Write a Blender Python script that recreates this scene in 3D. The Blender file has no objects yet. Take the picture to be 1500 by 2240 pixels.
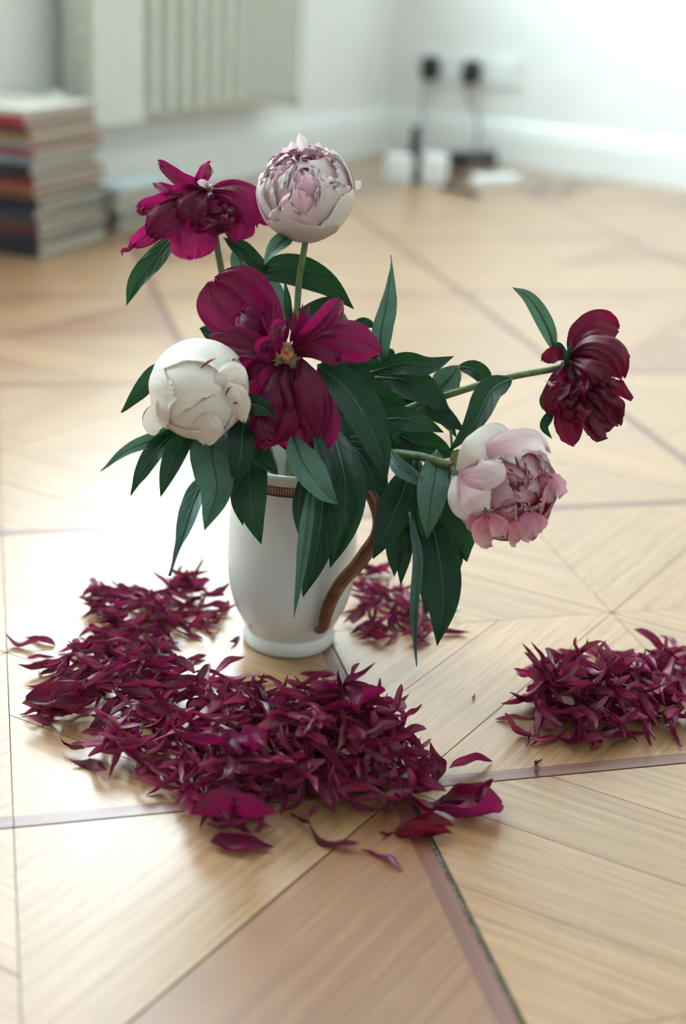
import bpy, bmesh, math, random
from mathutils import Vector, Matrix, noise

# ------------------------------------------------------------------ camera, sky, light, exposure
SC = bpy.context.scene
COL = SC.collection
H_CAM = 0.58
F_PX = 2982.0
CX, CY = 750.0, 1120.0
R_X = Vector((0.99837439, 0.05699628, 0.0))              # rows: world axes in camera space (x right, y down, z forward)
R_Y = Vector((0.02166106, -0.37942568, 0.92496862))
R_Z = Vector((0.05271977, -0.92346498, -0.38004348))
CAM = Vector((0, 0, H_CAM))
def cam_to_world(v): return Vector((R_X.dot(v), R_Y.dot(v), R_Z.dot(v)))
RIGHT = cam_to_world(Vector((1, 0, 0))); UPV = cam_to_world(Vector((0, -1, 0))); FWD = cam_to_world(Vector((0, 0, 1)))
cd = bpy.data.cameras.new('camera'); co = bpy.data.objects.new('camera', cd); COL.objects.link(co)
m = Matrix((RIGHT, UPV, -FWD)).transposed().to_4x4(); m.translation = CAM
co.matrix_world = m
cd.sensor_fit = 'VERTICAL'; cd.sensor_height = 36.0; cd.lens = 36.0 * F_PX / 2240.0
cd.dof.use_dof = True; cd.dof.focus_distance = 1.085; cd.dof.aperture_fstop = 2.8
cd.clip_start = 0.02
SC.camera = co

W = bpy.data.worlds.new('sky'); SC.world = W; W.use_nodes = True
wb = W.node_tree.nodes['Background']
wb.inputs[0].default_value = (0.80, 0.95, 1.0, 1); wb.inputs[1].default_value = 5.2
SC.view_settings.view_transform = 'Standard'; SC.view_settings.look = 'None'
SC.view_settings.exposure = 1.92; SC.cycles.diffuse_bounces = 8; SC.view_settings.gamma = 1.0; SC.view_settings.use_curve_mapping = False

CORNER = Vector((0.08, 4.487, 0))
DL = Vector((-0.49242356, -0.8703557, 0)); DR = Vector((0.8703557, -0.49242356, 0)); ZV = Vector((0, 0, 1))
ROOM_S, ROOM_R, ROOM_H = 6.4, 5.2, 3.4
def room(s, r, z=0.0): return CORNER + DL * s + DR * r + ZV * z
WIN = [(0.38, 1.76, 0.86, 2.95), (2.25, 3.6, 0.86, 3.1)]       # windows of the left wall: s0, s1, z0, z1
for s0, s1, z0, z1 in WIN:                                         # sky portals in the window openings
    ld = bpy.data.lights.new('window_left_offscreen', 'AREA'); ld.shape = 'RECTANGLE'
    ld.size = s1 - s0; ld.size_y = z1 - z0
    ld.cycles.is_portal = True
    lo = bpy.data.objects.new('window_left_offscreen', ld); COL.objects.link(lo)
    mm = Matrix((DL, ZV, DL.cross(ZV))).transposed()
    if (-mm.col[2]).dot(DR) < 0: mm = Matrix((-DL, ZV, (-DL).cross(ZV))).transposed()
    mm = mm.to_4x4(); mm.translation = room((s0 + s1) / 2, -0.22, (z0 + z1) / 2); lo.matrix_world = mm

# ------------------------------------------------------------------ helpers
def at(px, py, depth):
    return CAM + cam_to_world(Vector(((px - CX) / F_PX, (py - CY) / F_PX, 1.0))) * depth
def on_floor(px, py, z=0.0):
    d = cam_to_world(Vector(((px - CX) / F_PX, (py - CY) / F_PX, 1.0)))
    return CAM + d * ((z - H_CAM) / d.z)
def wloc(o):
    v = Vector((0, 0, 0))
    while o is not None: v = v + o.location; o = o.parent
    return v
def mesh_of(name, verts, faces, uvs=None, smooth=True):
    me = bpy.data.meshes.new(name); me.from_pydata([tuple(v) for v in verts], [], faces)
    if uvs is not None:
        l = me.uv_layers.new(name='UVMap')
        for lp in me.loops: l.data[lp.index].uv = uvs[lp.vertex_index]
    if smooth: me.polygons.foreach_set('use_smooth', [True] * len(me.polygons))
    me.update()
    return me
def obj(name, verts, faces, mat, parent=None, uvs=None, smooth=True, org=None):
    """verts in world space (no rotated parents)"""
    verts = [Vector(v) for v in verts]
    if org is None:
        if parent is not None: org = wloc(parent)
        else:
            org = sum(verts, Vector()) / len(verts); org.z = min(v.z for v in verts)
    me = mesh_of(name, [v - org for v in verts], faces, uvs, smooth)
    if mat is not None: me.materials.append(mat)
    o = bpy.data.objects.new(name, me); COL.objects.link(o)
    if parent is not None: o.parent = parent; o.location = org - wloc(parent)
    else: o.location = org
    return o
def thing(name, label, cat, loc=(0, 0, 0), group=None):
    o = bpy.data.objects.new(name, None); COL.objects.link(o); o.location = loc; o.empty_display_size = .02
    return tag(o, label, cat, group)
def tag(o, label, cat, group=None):
    o['label'] = label; o['category'] = cat
    if group: o['group'] = group
    return o
def struct(o): o['kind'] = 'structure'; return o
def box_vf(o, a, b, c):
    """box from corner o with edge vectors a, b, c"""
    o, a, b, c = Vector(o), Vector(a), Vector(b), Vector(c)
    v = [o, o + a, o + a + b, o + b, o + c, o + a + c, o + a + b + c, o + b + c]
    f = [(0, 3, 2, 1), (4, 5, 6, 7), (0, 1, 5, 4), (1, 2, 6, 5), (2, 3, 7, 6), (3, 0, 4, 7)]
    if a.cross(b).dot(c) < 0: f = [tuple(reversed(q)) for q in f]
    return v, f
def join(parts):
    V, Fc = [], []
    for v, f in parts:
        k = len(V); V += list(v); Fc += [tuple(i + k for i in q) for q in f]
    return V, Fc
def bevel_obj(o, w, seg=2):
    md = o.modifiers.new('bevel', 'BEVEL'); md.width = w; md.segments = seg; md.limit_method = 'ANGLE'
    return o
def catmull(P, n):
    P = [Vector(p) for p in P]
    if len(P) == 2: return [P[0].lerp(P[1], i / n) for i in range(n + 1)]
    Q = [P[0] * 2 - P[1]] + P + [P[-1] * 2 - P[-2]]
    seg = len(P) - 1; out = []
    for i in range(n + 1):
        u = i / n * seg; k = min(int(u), seg - 1); t = u - k
        a, b, c, d = Q[k:k + 4]
        out.append(0.5 * ((2 * b) + (c - a) * t + (2 * a - 5 * b + 4 * c - d) * t * t + (3 * b - a - 3 * c + d) * t ** 3))
    return out
def tube_vf(path, rad, nr=10, caps=True, flat=1.0, ref=None):
    n = len(path); V, Fc = [], []
    T = [(path[min(i + 1, n - 1)] - path[max(i - 1, 0)]).normalized() for i in range(n)]
    N = ref.copy() if ref is not None else (Vector((0, 0, 1)) if abs(T[0].z) < .9 else Vector((1, 0, 0)))
    for i in range(n):
        N = (N - T[i] * N.dot(T[i])).normalized(); B = T[i].cross(N)
        r = rad(i / (n - 1)) if callable(rad) else rad
        for k in range(nr):
            a = 2 * math.pi * k / nr
            V.append(path[i] + N * (math.cos(a) * r * flat) + B * (math.sin(a) * r))
    for i in range(n - 1):
        for k in range(nr):
            k2 = (k + 1) % nr
            Fc.append((i * nr + k, (i + 1) * nr + k, (i + 1) * nr + k2, i * nr + k2))
    if caps: Fc.append(tuple(range(nr))); Fc.append(tuple(reversed(range((n - 1) * nr, n * nr))))
    return V, Fc
def lathe_vf(prof, c, n=64):
    V, Fc = [], []
    for r, z in prof:
        for k in range(n):
            a = 2 * math.pi * k / n; V.append(Vector((c.x + r * math.cos(a), c.y + r * math.sin(a), c.z + z)))
    for i in range(len(prof) - 1):
        for k in range(n):
            k2 = (k + 1) % n; Fc.append((i * n + k, i * n + k2, (i + 1) * n + k2, (i + 1) * n + k))
    return V, Fc

# ------------------------------------------------------------------ materials
def newmat(name):
    mt = bpy.data.materials.new(name); mt.use_nodes = True
    nt = mt.node_tree; bs = nt.nodes['Principled BSDF']
    return mt, nt, bs
def node(nt, typ, **kw):
    n = nt.nodes.new(typ)
    for k, v in kw.items():
        if k == 'inp':
            for kk, vv in v.items(): n.inputs[kk].default_value = vv
        else: setattr(n, k, v)
    return n
def ramp(nt, stops):
    r = nt.nodes.new('ShaderNodeValToRGB'); e = r.color_ramp.elements
    e[0].position, e[0].color = stops[0][0], (*stops[0][1], 1)
    e[1].position, e[1].color = stops[-1][0], (*stops[-1][1], 1)
    for p, c in stops[1:-1]: x = e.new(p); x.color = (*c, 1)
    return r
def mixcol(nt, fac, a, b, blend='MIX'):
    n = nt.nodes.new('ShaderNodeMix'); n.data_type = 'RGBA'; n.blend_type = blend
    for s, v in ((0, fac), (6, a), (7, b)):
        if hasattr(v, 'is_output'): nt.links.new(v, n.inputs[s])
        else: n.inputs[s].default_value = v if s == 0 else (*v, 1)
    return n.outputs[2]
def math_n(nt, op, a, b=None):
    n = nt.nodes.new('ShaderNodeMath'); n.operation = op
    for i, v in ((0, a), (1, b)):
        if v is None: continue
        if hasattr(v, 'is_output'): nt.links.new(v, n.inputs[i])
        else: n.inputs[i].default_value = v
    return n.outputs[0]
def plain(name, col, rough=.5, metal=0.0, spec=.5, noise_amt=.06, scale=40, bump=0.0):
    mt, nt, bs = newmat(name)
    tc = node(nt, 'ShaderNodeTexCoord'); nz = node(nt, 'ShaderNodeTexNoise', inp={'Scale': scale, 'Detail': 4.0})
    nt.links.new(tc.outputs['Object'], nz.inputs['Vector'])
    d = tuple(max(0, c * (1 - noise_amt * 2)) for c in col); l = tuple(min(1, c * (1 + noise_amt)) for c in col)
    r = ramp(nt, [(.3, d), (.7, l)]); nt.links.new(nz.outputs['Fac'], r.inputs[0])
    nt.links.new(r.outputs[0], bs.inputs['Base Color'])
    bs.inputs['Roughness'].default_value = rough; bs.inputs['Metallic'].default_value = metal
    bs.inputs['Specular IOR Level'].default_value = spec
    if bump:
        b = node(nt, 'ShaderNodeBump', inp={'Strength': bump, 'Distance': .002}); nt.links.new(nz.outputs['Fac'], b.inputs['Height'])
        nt.links.new(b.outputs[0], bs.inputs['Normal'])
    return mt
def translucent_mix(nt, bs, colsock, fac, tint=(1, 1, 1), gain=1.0):
    out = nt.nodes['Material Output']
    tr = nt.nodes.new('ShaderNodeBsdfTranslucent')
    tc = mixcol(nt, 1.0, colsock, tint, 'MULTIPLY')
    nt.links.new(tc, tr.inputs['Color'])
    ms = nt.nodes.new('ShaderNodeMixShader'); ms.inputs[0].default_value = fac
    nt.links.new(bs.outputs[0], ms.inputs[1]); nt.links.new(tr.outputs[0], ms.inputs[2]); nt.links.new(ms.outputs[0], out.inputs[0])
    return tr
def petal_mat(name, base, mid, tip, rough=.45, transl=.3, streak=.25, spec=.4, rnd=.2, tint=(1, 1, 1), sheen=0.0, edge=None):
    mt, nt, bs = newmat(name)
    uv = node(nt, 'ShaderNodeUVMap'); sp = node(nt, 'ShaderNodeSeparateXYZ'); nt.links.new(uv.outputs[0], sp.inputs[0])
    r = ramp(nt, [(0, base), (.5, mid), (1, tip)]); nt.links.new(sp.outputs[0], r.inputs[0])
    # fine veins running along the petal
    mp = node(nt, 'ShaderNodeMapping'); mp.inputs['Scale'].default_value = (2.0, 26.0, 1)
    nt.links.new(uv.outputs[0], mp.inputs[0])
    nz = node(nt, 'ShaderNodeTexNoise', inp={'Scale': 1.0, 'Detail': 5.0, 'Roughness': .6}); nt.links.new(mp.outputs[0], nz.inputs['Vector'])
    v = ramp(nt, [(.3, (1 - streak,) * 3), (.7, (1, 1, 1))]); nt.links.new(nz.outputs['Fac'], v.inputs[0])
    c = mixcol(nt, 1.0, r.outputs[0], v.outputs[0], 'MULTIPLY')
    if edge:
        d = math_n(nt, 'ABSOLUTE', math_n(nt, 'SUBTRACT', sp.outputs[1], .5))
        c = mixcol(nt, math_n(nt, 'MULTIPLY', math_n(nt, 'POWER', math_n(nt, 'MULTIPLY', d, 2.0), 3.0), .8), c, edge)
    oi = node(nt, 'ShaderNodeObjectInfo')
    k = ramp(nt, [(0, (1 - rnd,) * 3), (1, (1, 1, 1))]); nt.links.new(oi.outputs['Random'], k.inputs[0])
    c = mixcol(nt, 1.0, c, k.outputs[0], 'MULTIPLY')
    nt.links.new(c, bs.inputs['Base Color'])
    bs.inputs['Roughness'].default_value = rough; bs.inputs['Specular IOR Level'].default_value = spec
    bs.inputs['Sheen Weight'].default_value = sheen
    bp = node(nt, 'ShaderNodeBump', inp={'Strength': .25, 'Distance': .001}); nt.links.new(nz.outputs['Fac'], bp.inputs['Height'])
    nt.links.new(bp.outputs[0], bs.inputs['Normal'])
    translucent_mix(nt, bs, c, transl, tint)
    return mt
def leaf_mat(name, col, vein, transl=.25, rough=.42, tint=(1.2, 1.5, .5), spec=.35):
    mt, nt, bs = newmat(name)
    uv = node(nt, 'ShaderNodeUVMap'); sp = node(nt, 'ShaderNodeSeparateXYZ'); nt.links.new(uv.outputs[0], sp.inputs[0])
    d = math_n(nt, 'ABSOLUTE', math_n(nt, 'SUBTRACT', sp.outputs[1], .5))
    # side veins: slanted waves
    ph = math_n(nt, 'SUBTRACT', math_n(nt, 'MULTIPLY', sp.outputs[0], 46.0), math_n(nt, 'MULTIPLY', d, 26.0))
    sv = math_n(nt, 'POWER', math_n(nt, 'MULTIPLY', math_n(nt, 'ADD', math_n(nt, 'SINE', ph), 1.0), .5), 14.0)
    mv = math_n(nt, 'LESS_THAN', d, .02)
    vv = math_n(nt, 'MAXIMUM', math_n(nt, 'MULTIPLY', sv, .45), mv)
    tc = node(nt, 'ShaderNodeTexCoord'); nz = node(nt, 'ShaderNodeTexNoise', inp={'Scale': 60.0, 'Detail': 4.0})
    nt.links.new(tc.outputs['Object'], nz.inputs['Vector'])
    oi = node(nt, 'ShaderNodeObjectInfo')
    k = ramp(nt, [(0, (.62, .66, .75)), (1, (1.0, 1.0, 1.0))]); nt.links.new(oi.outputs['Random'], k.inputs[0])
    n2 = ramp(nt, [(.3, (.75, .8, .8)), (.7, (1, 1, 1))]); nt.links.new(nz.outputs['Fac'], n2.inputs[0])
    c = mixcol(nt, vv, col, vein)
    c = mixcol(nt, 1.0, c, k.outputs[0], 'MULTIPLY'); c = mixcol(nt, 1.0, c, n2.outputs[0], 'MULTIPLY')
    nt.links.new(c, bs.inputs['Base Color'])
    bs.inputs['Roughness'].default_value = rough; bs.inputs['Specular IOR Level'].default_value = spec
    bp = node(nt, 'ShaderNodeBump', inp={'Strength': .35, 'Distance': .0015}); bp.invert = True
    nt.links.new(vv, bp.inputs['Height']); nt.links.new(bp.outputs[0], bs.inputs['Normal'])
    translucent_mix(nt, bs, c, transl, tint)
    return mt
def wood_mat(name, c1, c2, c3, rough=.3, spec=.5, dark=(.12, .07, .035)):
    mt, nt, bs = newmat(name)
    uv = node(nt, 'ShaderNodeUVMap'); oi = node(nt, 'ShaderNodeObjectInfo')
    off = node(nt, 'ShaderNodeCombineXYZ')
    nt.links.new(math_n(nt, 'MULTIPLY', oi.outputs['Random'], 37.0), off.inputs[0]); nt.links.new(math_n(nt, 'MULTIPLY', oi.outputs['Random'], 91.0), off.inputs[1])
    ad = node(nt, 'ShaderNodeVectorMath', operation='ADD'); nt.links.new(uv.outputs[0], ad.inputs[0]); nt.links.new(off.outputs[0], ad.inputs[1])
    def grain(sx, sy, det, dist):
        mp = node(nt, 'ShaderNodeMapping'); mp.inputs['Scale'].default_value = (sx, sy, 1); nt.links.new(ad.outputs[0], mp.inputs[0])
        g = node(nt, 'ShaderNodeTexNoise', inp={'Scale': 1.0, 'Detail': det, 'Roughness': .6, 'Distortion': dist}); nt.links.new(mp.outputs[0], g.inputs['Vector'])
        return g.outputs['Fac']
    g1 = grain(2.5, 150, 3, .4); g2 = grain(20, 520, 3, .1); g3 = grain(4, 7, 3, .3); g4 = grain(9, 160, 2, 0)
    r1 = ramp(nt, [(.3, c1), (.5, c2), (.72, c3)]); nt.links.new(g1, r1.inputs[0])
    c = mixcol(nt, 1.0, r1.outputs[0], mixcol(nt, g3, (.82, .80, .78), (1.12, 1.12, 1.14)), 'MULTIPLY')
    p = ramp(nt, [(.53, (0, 0, 0)), (.68, (1, 1, 1))]); nt.links.new(g2, p.inputs[0])
    c = mixcol(nt, math_n(nt, 'MULTIPLY', p.outputs[0], .55), c, dark)
    q = ramp(nt, [(.66, (0, 0, 0)), (.72, (1, 1, 1))]); nt.links.new(g4, q.inputs[0])
    c = mixcol(nt, math_n(nt, 'MULTIPLY', q.outputs[0], .5), c, dark)
    k = ramp(nt, [(0, (.91, .90, .89)), (1, (1.05, 1.05, 1.05))]); nt.links.new(oi.outputs['Random'], k.inputs[0])
    c = mixcol(nt, 1.0, c, k.outputs[0], 'MULTIPLY')
    nt.links.new(c, bs.inputs['Base Color'])
    rr = node(nt, 'ShaderNodeMapRange', inp={'From Min': .3, 'From Max': .7, 'To Min': rough - .05, 'To Max': rough + .1}); nt.links.new(g3, rr.inputs[0])
    nt.links.new(rr.outputs[0], bs.inputs['Roughness']); bs.inputs['Specular IOR Level'].default_value = spec
    bs.inputs['Coat Weight'].default_value = .8; bs.inputs['Coat IOR'].default_value = 1.5; bs.inputs['Coat Roughness'].default_value = .32
    bp = node(nt, 'ShaderNodeBump', inp={'Strength': .12, 'Distance': .0006}); nt.links.new(g2, bp.inputs['Height']); nt.links.new(bp.outputs[0], bs.inputs['Normal'])
    return mt
M = {}
M['oak'] = wood_mat('oak_board', (.285, .150, .068), (.365, .210, .100), (.425, .262, .132), rough=.34)
M['oak_dark'] = wood_mat('oak_board_dark', (.205, .090, .039), (.27, .126, .055), (.315, .16, .073), rough=.34)
M['strip'] = wood_mat('walnut_strip', (.12, .036, .022), (.17, .055, .034), (.21, .078, .05), rough=.38)
M['subfloor'] = plain('subfloor', (.10, .07, .05), .9)
M['grit'] = plain('joint_grit', (.16, .15, .12), .95, noise_amt=.6, scale=500, bump=.8)
M['wall'] = plain('wall_paint', (.79, .81, .80), .8, noise_amt=.015, scale=6)
M['ceiling'] = plain('ceiling_paint', (.82, .82, .80), .9, noise_amt=.01)
M['trim'] = plain('trim_paint', (.80, .84, .83), .35, noise_amt=.015)
M['rad'] = plain('radiator_enamel', (.62, .655, .60), .35, noise_amt=.02)
M['china'] = plain('white_china', (.66, .68, .665), .12, noise_amt=.01, scale=15)
M['handle'] = plain('handle_glaze', (.16, .058, .032), .15, noise_amt=.25, scale=60)
M['navy'] = plain('navy_glaze', (.018, .014, .03), .2)
M['oxred'] = petal_mat('oxblood_petal', (.10, .006, .028), (.20, .006, .045), (.25, .010, .055), rough=.42, transl=.34, streak=.6, spec=.4, tint=(1.5, .55, 1.25))
M['magenta'] = petal_mat('magenta_petal', (.15, .007, .045), (.25, .010, .085), (.29, .014, .10), rough=.40, transl=.55, streak=.35, spec=.45, tint=(1.25, .6, 1.05))
M['crimson'] = petal_mat('crimson_petal', (.13, .006, .025), (.23, .008, .032), (.27, .010, .036), rough=.38, transl=.4, streak=.4, spec=.5, tint=(1.4, .5, .8))
M['dry'] = petal_mat('fallen_petal', (.60, .14, .28), (.46, .030, .15), (.28, .016, .085), rough=.34, transl=.32, streak=.7, spec=.65, rnd=.6, tint=(1.3, .7, 1.15), edge=(.18, .02, .04))
M['dry_red'] = petal_mat('fallen_petal_red', (.42, .08, .11), (.34, .018, .06), (.22, .010, .036), rough=.36, transl=.32, streak=.6, spec=.6, rnd=.55, tint=(1.3, .7, .9), edge=(.16, .02, .02))
M['blush'] = petal_mat('blush_petal', (.74, .36, .50), (.84, .68, .71), (.90, .84, .83), rough=.5, transl=.42, streak=.10, spec=.35, rnd=.1, tint=(1, .9, .92))
M['pink'] = petal_mat('pink_petal', (.74, .22, .42), (.86, .48, .61), (.93, .72, .78), rough=.5, transl=.5, streak=.14, spec=.35, rnd=.2, tint=(1, .8, .9))
M['rose'] = petal_mat('rose_petal', (.72, .18, .29), (.88, .42, .51), (.93, .60, .66), rough=.55, transl=.5, streak=.12, spec=.3, rnd=.12, tint=(1, .8, .85), edge=(.84, .46, .54))
M['ivory'] = petal_mat('ivory_petal', (.76, .66, .61), (.84, .78, .72), (.88, .85, .80), rough=.5, transl=.26, streak=.06, spec=.35, rnd=.06, tint=(1, .95, .9))
M['leaf'] = leaf_mat('leaf_dark', (.014, .058, .034), (.03, .088, .055), transl=.34)
M['under'] = leaf_mat('leaf_underside', (.095, .20, .155), (.13, .24, .18), transl=.22, rough=.5, tint=(1, 1.2, .7))
M['stem'] = plain('stem_skin', (.10, .16, .055), .45, noise_amt=.25, scale=120)
M['midrib'] = plain('midrib_skin', (.03, .085, .048), .45, noise_amt=.1)
M['sepal'] = leaf_mat('sepal', (.17, .20, .08), (.3, .12, .08), transl=.2)
M['calyx'] = plain('calyx_skin', (.22, .10, .06), .5, noise_amt=.5, scale=90)
M['recept'] = plain('receptacle_skin', (.34, .30, .17), .6, noise_amt=.2, scale=150)
M['carpel'] = plain('carpel_skin', (.42, .17, .09), .7, noise_amt=.35, scale=220, bump=.4)
M['black'] = plain('black_plastic', (.012, .014, .022), .4)
M['plastic'] = plain('white_plastic', (.80, .84, .86), .3, noise_amt=.01)
M['cable_grey'] = plain('grey_cable', (.30, .34, .36), .5)
M['cable_brown'] = plain('brown_cable', (.14, .07, .05), .5)
M['glass'] = None
g, nt, bs = newmat('window_glass'); bs.inputs['Base Color'].default_value = (1, 1, 1, 1)
out = nt.nodes['Material Output']; tb = nt.nodes.new('ShaderNodeBsdfTransparent'); gl = nt.nodes.new('ShaderNodeBsdfGlossy'); gl.inputs['Roughness'].default_value = .02
mx = nt.nodes.new('ShaderNodeMixShader'); mx.inputs[0].default_value = .06
nt.links.new(tb.outputs[0], mx.inputs[1]); nt.links.new(gl.outputs[0], mx.inputs[2]); nt.links.new(mx.outputs[0], out.inputs[0])
M['glass'] = g

# ------------------------------------------------------------------ the room
def room_box(s0, s1, r0, r1, z0, z1):
    return box_vf(room(s0, r0, z0), DL * (s1 - s0), DR * (r1 - r0), ZV * (z1 - z0))
T = 0.25
# left wall, with two window openings
segs = []
edges = [0.0 - T] + [q for w in WIN for q in w[:2]] + [ROOM_S + T]
for i in range(0, len(edges), 2): segs.append(room_box(edges[i], edges[i + 1], -T, 0, -.02, ROOM_H))
for s0, s1, z0, z1 in WIN:
    segs.append(room_box(s0, s1, -T, 0, -.02, z0)); segs.append(room_box(s0, s1, -T, 0, z1, ROOM_H))
struct(obj('wall_left', *join(segs), M['wall'], smooth=False))
struct(obj('wall_right', *room_box(-T, 0, 0, ROOM_R + T, -.02, ROOM_H), M['wall'], smooth=False))
struct(obj('wall_front', *room_box(ROOM_S, ROOM_S + T, 0, ROOM_R + T, -.02, ROOM_H), M['wall'], smooth=False))
struct(obj('wall_side', *room_box(0, ROOM_S, ROOM_R, ROOM_R + T, -.02, ROOM_H), M['wall'], smooth=False))
struct(obj('ceiling', *room_box(-T, ROOM_S + T, -T, ROOM_R + T, ROOM_H, ROOM_H + .2), M['ceiling'], smooth=False))
for wi, (s0, s1, z0, z1) in enumerate(WIN):
    w = bpy.data.objects.new('window_%d' % (wi + 1), None); COL.objects.link(w); w.location = room((s0 + s1) / 2, -.12, z0); struct(w)
    fw = .055
    fr = [room_box(s0, s0 + fw, -.15, -.09, z0, z1), room_box(s1 - fw, s1, -.15, -.09, z0, z1),
          room_box(s0 + fw, s1 - fw, -.15, -.09, z0, z0 + fw), room_box(s0 + fw, s1 - fw, -.15, -.09, z1 - fw, z1)]
    obj('window_frame', *join(fr), M['trim'], w, smooth=False)
    sm = (s0 + s1) / 2; zt = z0 + (z1 - z0) * .7
    obj('mullion', *room_box(sm - .035, sm + .035, -.15, -.09, z0 + fw, z1 - fw), M['trim'], w, smooth=False)
    for a, b in ((s0 + fw, sm - .035), (sm + .035, s1 - fw)):
        obj('transom', *room_box(a, b, -.145, -.095, zt - .025, zt + .025), M['trim'], w, smooth=False)
        obj('pane', *room_box(a, b, -.122, -.118, z0 + fw, zt - .025), M['glass'], w, smooth=False)
        obj('pane', *room_box(a, b, -.122, -.118, zt + .025, z1 - fw), M['glass'], w, smooth=False)
    obj('window_sill', *room_box(s0 - .06, s1 + .06, -.09, .05, z0 - .03, z0), M['trim'], w, smooth=False)
def baseboard(name, ax, a, b):
    """profiled skirting: stepped section swept along a wall"""
    sec = [(0, 0), (.018, 0), (.018, .095), (.014, .103), (.014, .118), (.006, .13), (0, .13)]
    V, Fc = [], []
    for s in (a, b):
        for d, z in sec: V.append(room(s, d, z) if ax == 'L' else room(d, s, z))
    n = len(sec)
    for k in range(n): Fc.append((k, (k + 1) % n, n + (k + 1) % n, n + k))
    Fc.append(tuple(reversed(range(n)))); Fc.append(tuple(range(n, 2 * n)))
    o = struct(obj(name, V, Fc, M['trim'], smooth=False))
baseboard('baseboard_left', 'L', .018, ROOM_S); baseboard('baseboard_right', 'R', 0, ROOM_R)
# pale vertical casing of the left wall, beyond the radiator
struct(obj('trim_1', *room_box(1.93, 2.06, 0.019, .04, 0, 2.9), M['trim'], smooth=False))

# ------------------------------------------------------------------ parquet floor
floor = struct(obj('floor', *room_box(-T, ROOM_S + T, -T, ROOM_R + T, -.03, -.0025), M['subfloor'], smooth=False))
EU = Vector((math.cos(math.radians(15.05)), math.sin(math.radians(15.05)), 0)); EV = Vector((-EU.y, EU.x, 0))
U0, DU, V0, DV = .2815, .2855, .8255, .2583
SW = .0125                                                   # inlaid strip width
def clip(poly, n, d):
    """keep n.p <= d"""
    out = []
    for i in range(len(poly)):
        a, b = poly[i], poly[(i + 1) % len(poly)]
        da, db = a[0] * n[0] + a[1] * n[1] - d, b[0] * n[0] + b[1] * n[1] - d
        if da <= 0: out.append(a)
        if (da < 0 < db) or (db < 0 < da):
            t = da / (da - db); out.append((a[0] + (b[0] - a[0]) * t, a[1] + (b[1] - a[1]) * t))
    return out
def uv_world(u, v, z=0.0): return EU * u + EV * v + ZV * z
room_planes = []
for nrm, d in ((DL, ROOM_S - .0), (DR, ROOM_R - .0), (-DL, -.0), (-DR, -.0)):
    # (p - CORNER).nrm <= d  in u,v
    nu, nv = nrm.dot(EU), nrm.dot(EV); room_planes.append(((nu, nv), d + nrm.dot(CORNER)))
rf = random.Random(11)
stuff_V, stuff_F, stuff_UV = [], [], []
def prism(poly, z0, z1, gdir):
    gx, gy = gdir; L = math.hypot(gx, gy); gx, gy = gx / L, gy / L
    n = len(poly)
    V = [uv_world(u, v, z1) for u, v in poly] + [uv_world(u, v, z0) for u, v in poly]
    Fc = [tuple(range(n))] + [(i, n + i, n + (i + 1) % n, (i + 1) % n) for i in range(n)]
    UV = [(u * gx + v * gy, -u * gy + v * gx) for u, v in poly] * 2
    return V, Fc, UV
def area(p): return abs(sum(p[i][0] * p[(i + 1) % len(p)][1] - p[(i + 1) % len(p)][0] * p[i][1] for i in range(len(p)))) / 2
def add_board(poly, gdir, mat, near, name='board'):
    for n, d in room_planes: poly = clip(poly, n, d) if len(poly) > 2 else poly
    if len(poly) < 3 or area(poly) < 2e-5: return
    V, Fc, UV = prism(poly, -.0025, rf.uniform(-.00012, .00012), gdir)
    if near: obj(name, V, Fc, M[mat], floor, UV, smooth=False, org=sum(V, Vector()) / len(V))
    else:
        k = len(stuff_V); stuff_V.extend(V); stuff_UV.extend(UV); stuff_F.extend(tuple(i + k for i in q) for q in Fc)
G = .0004
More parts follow.
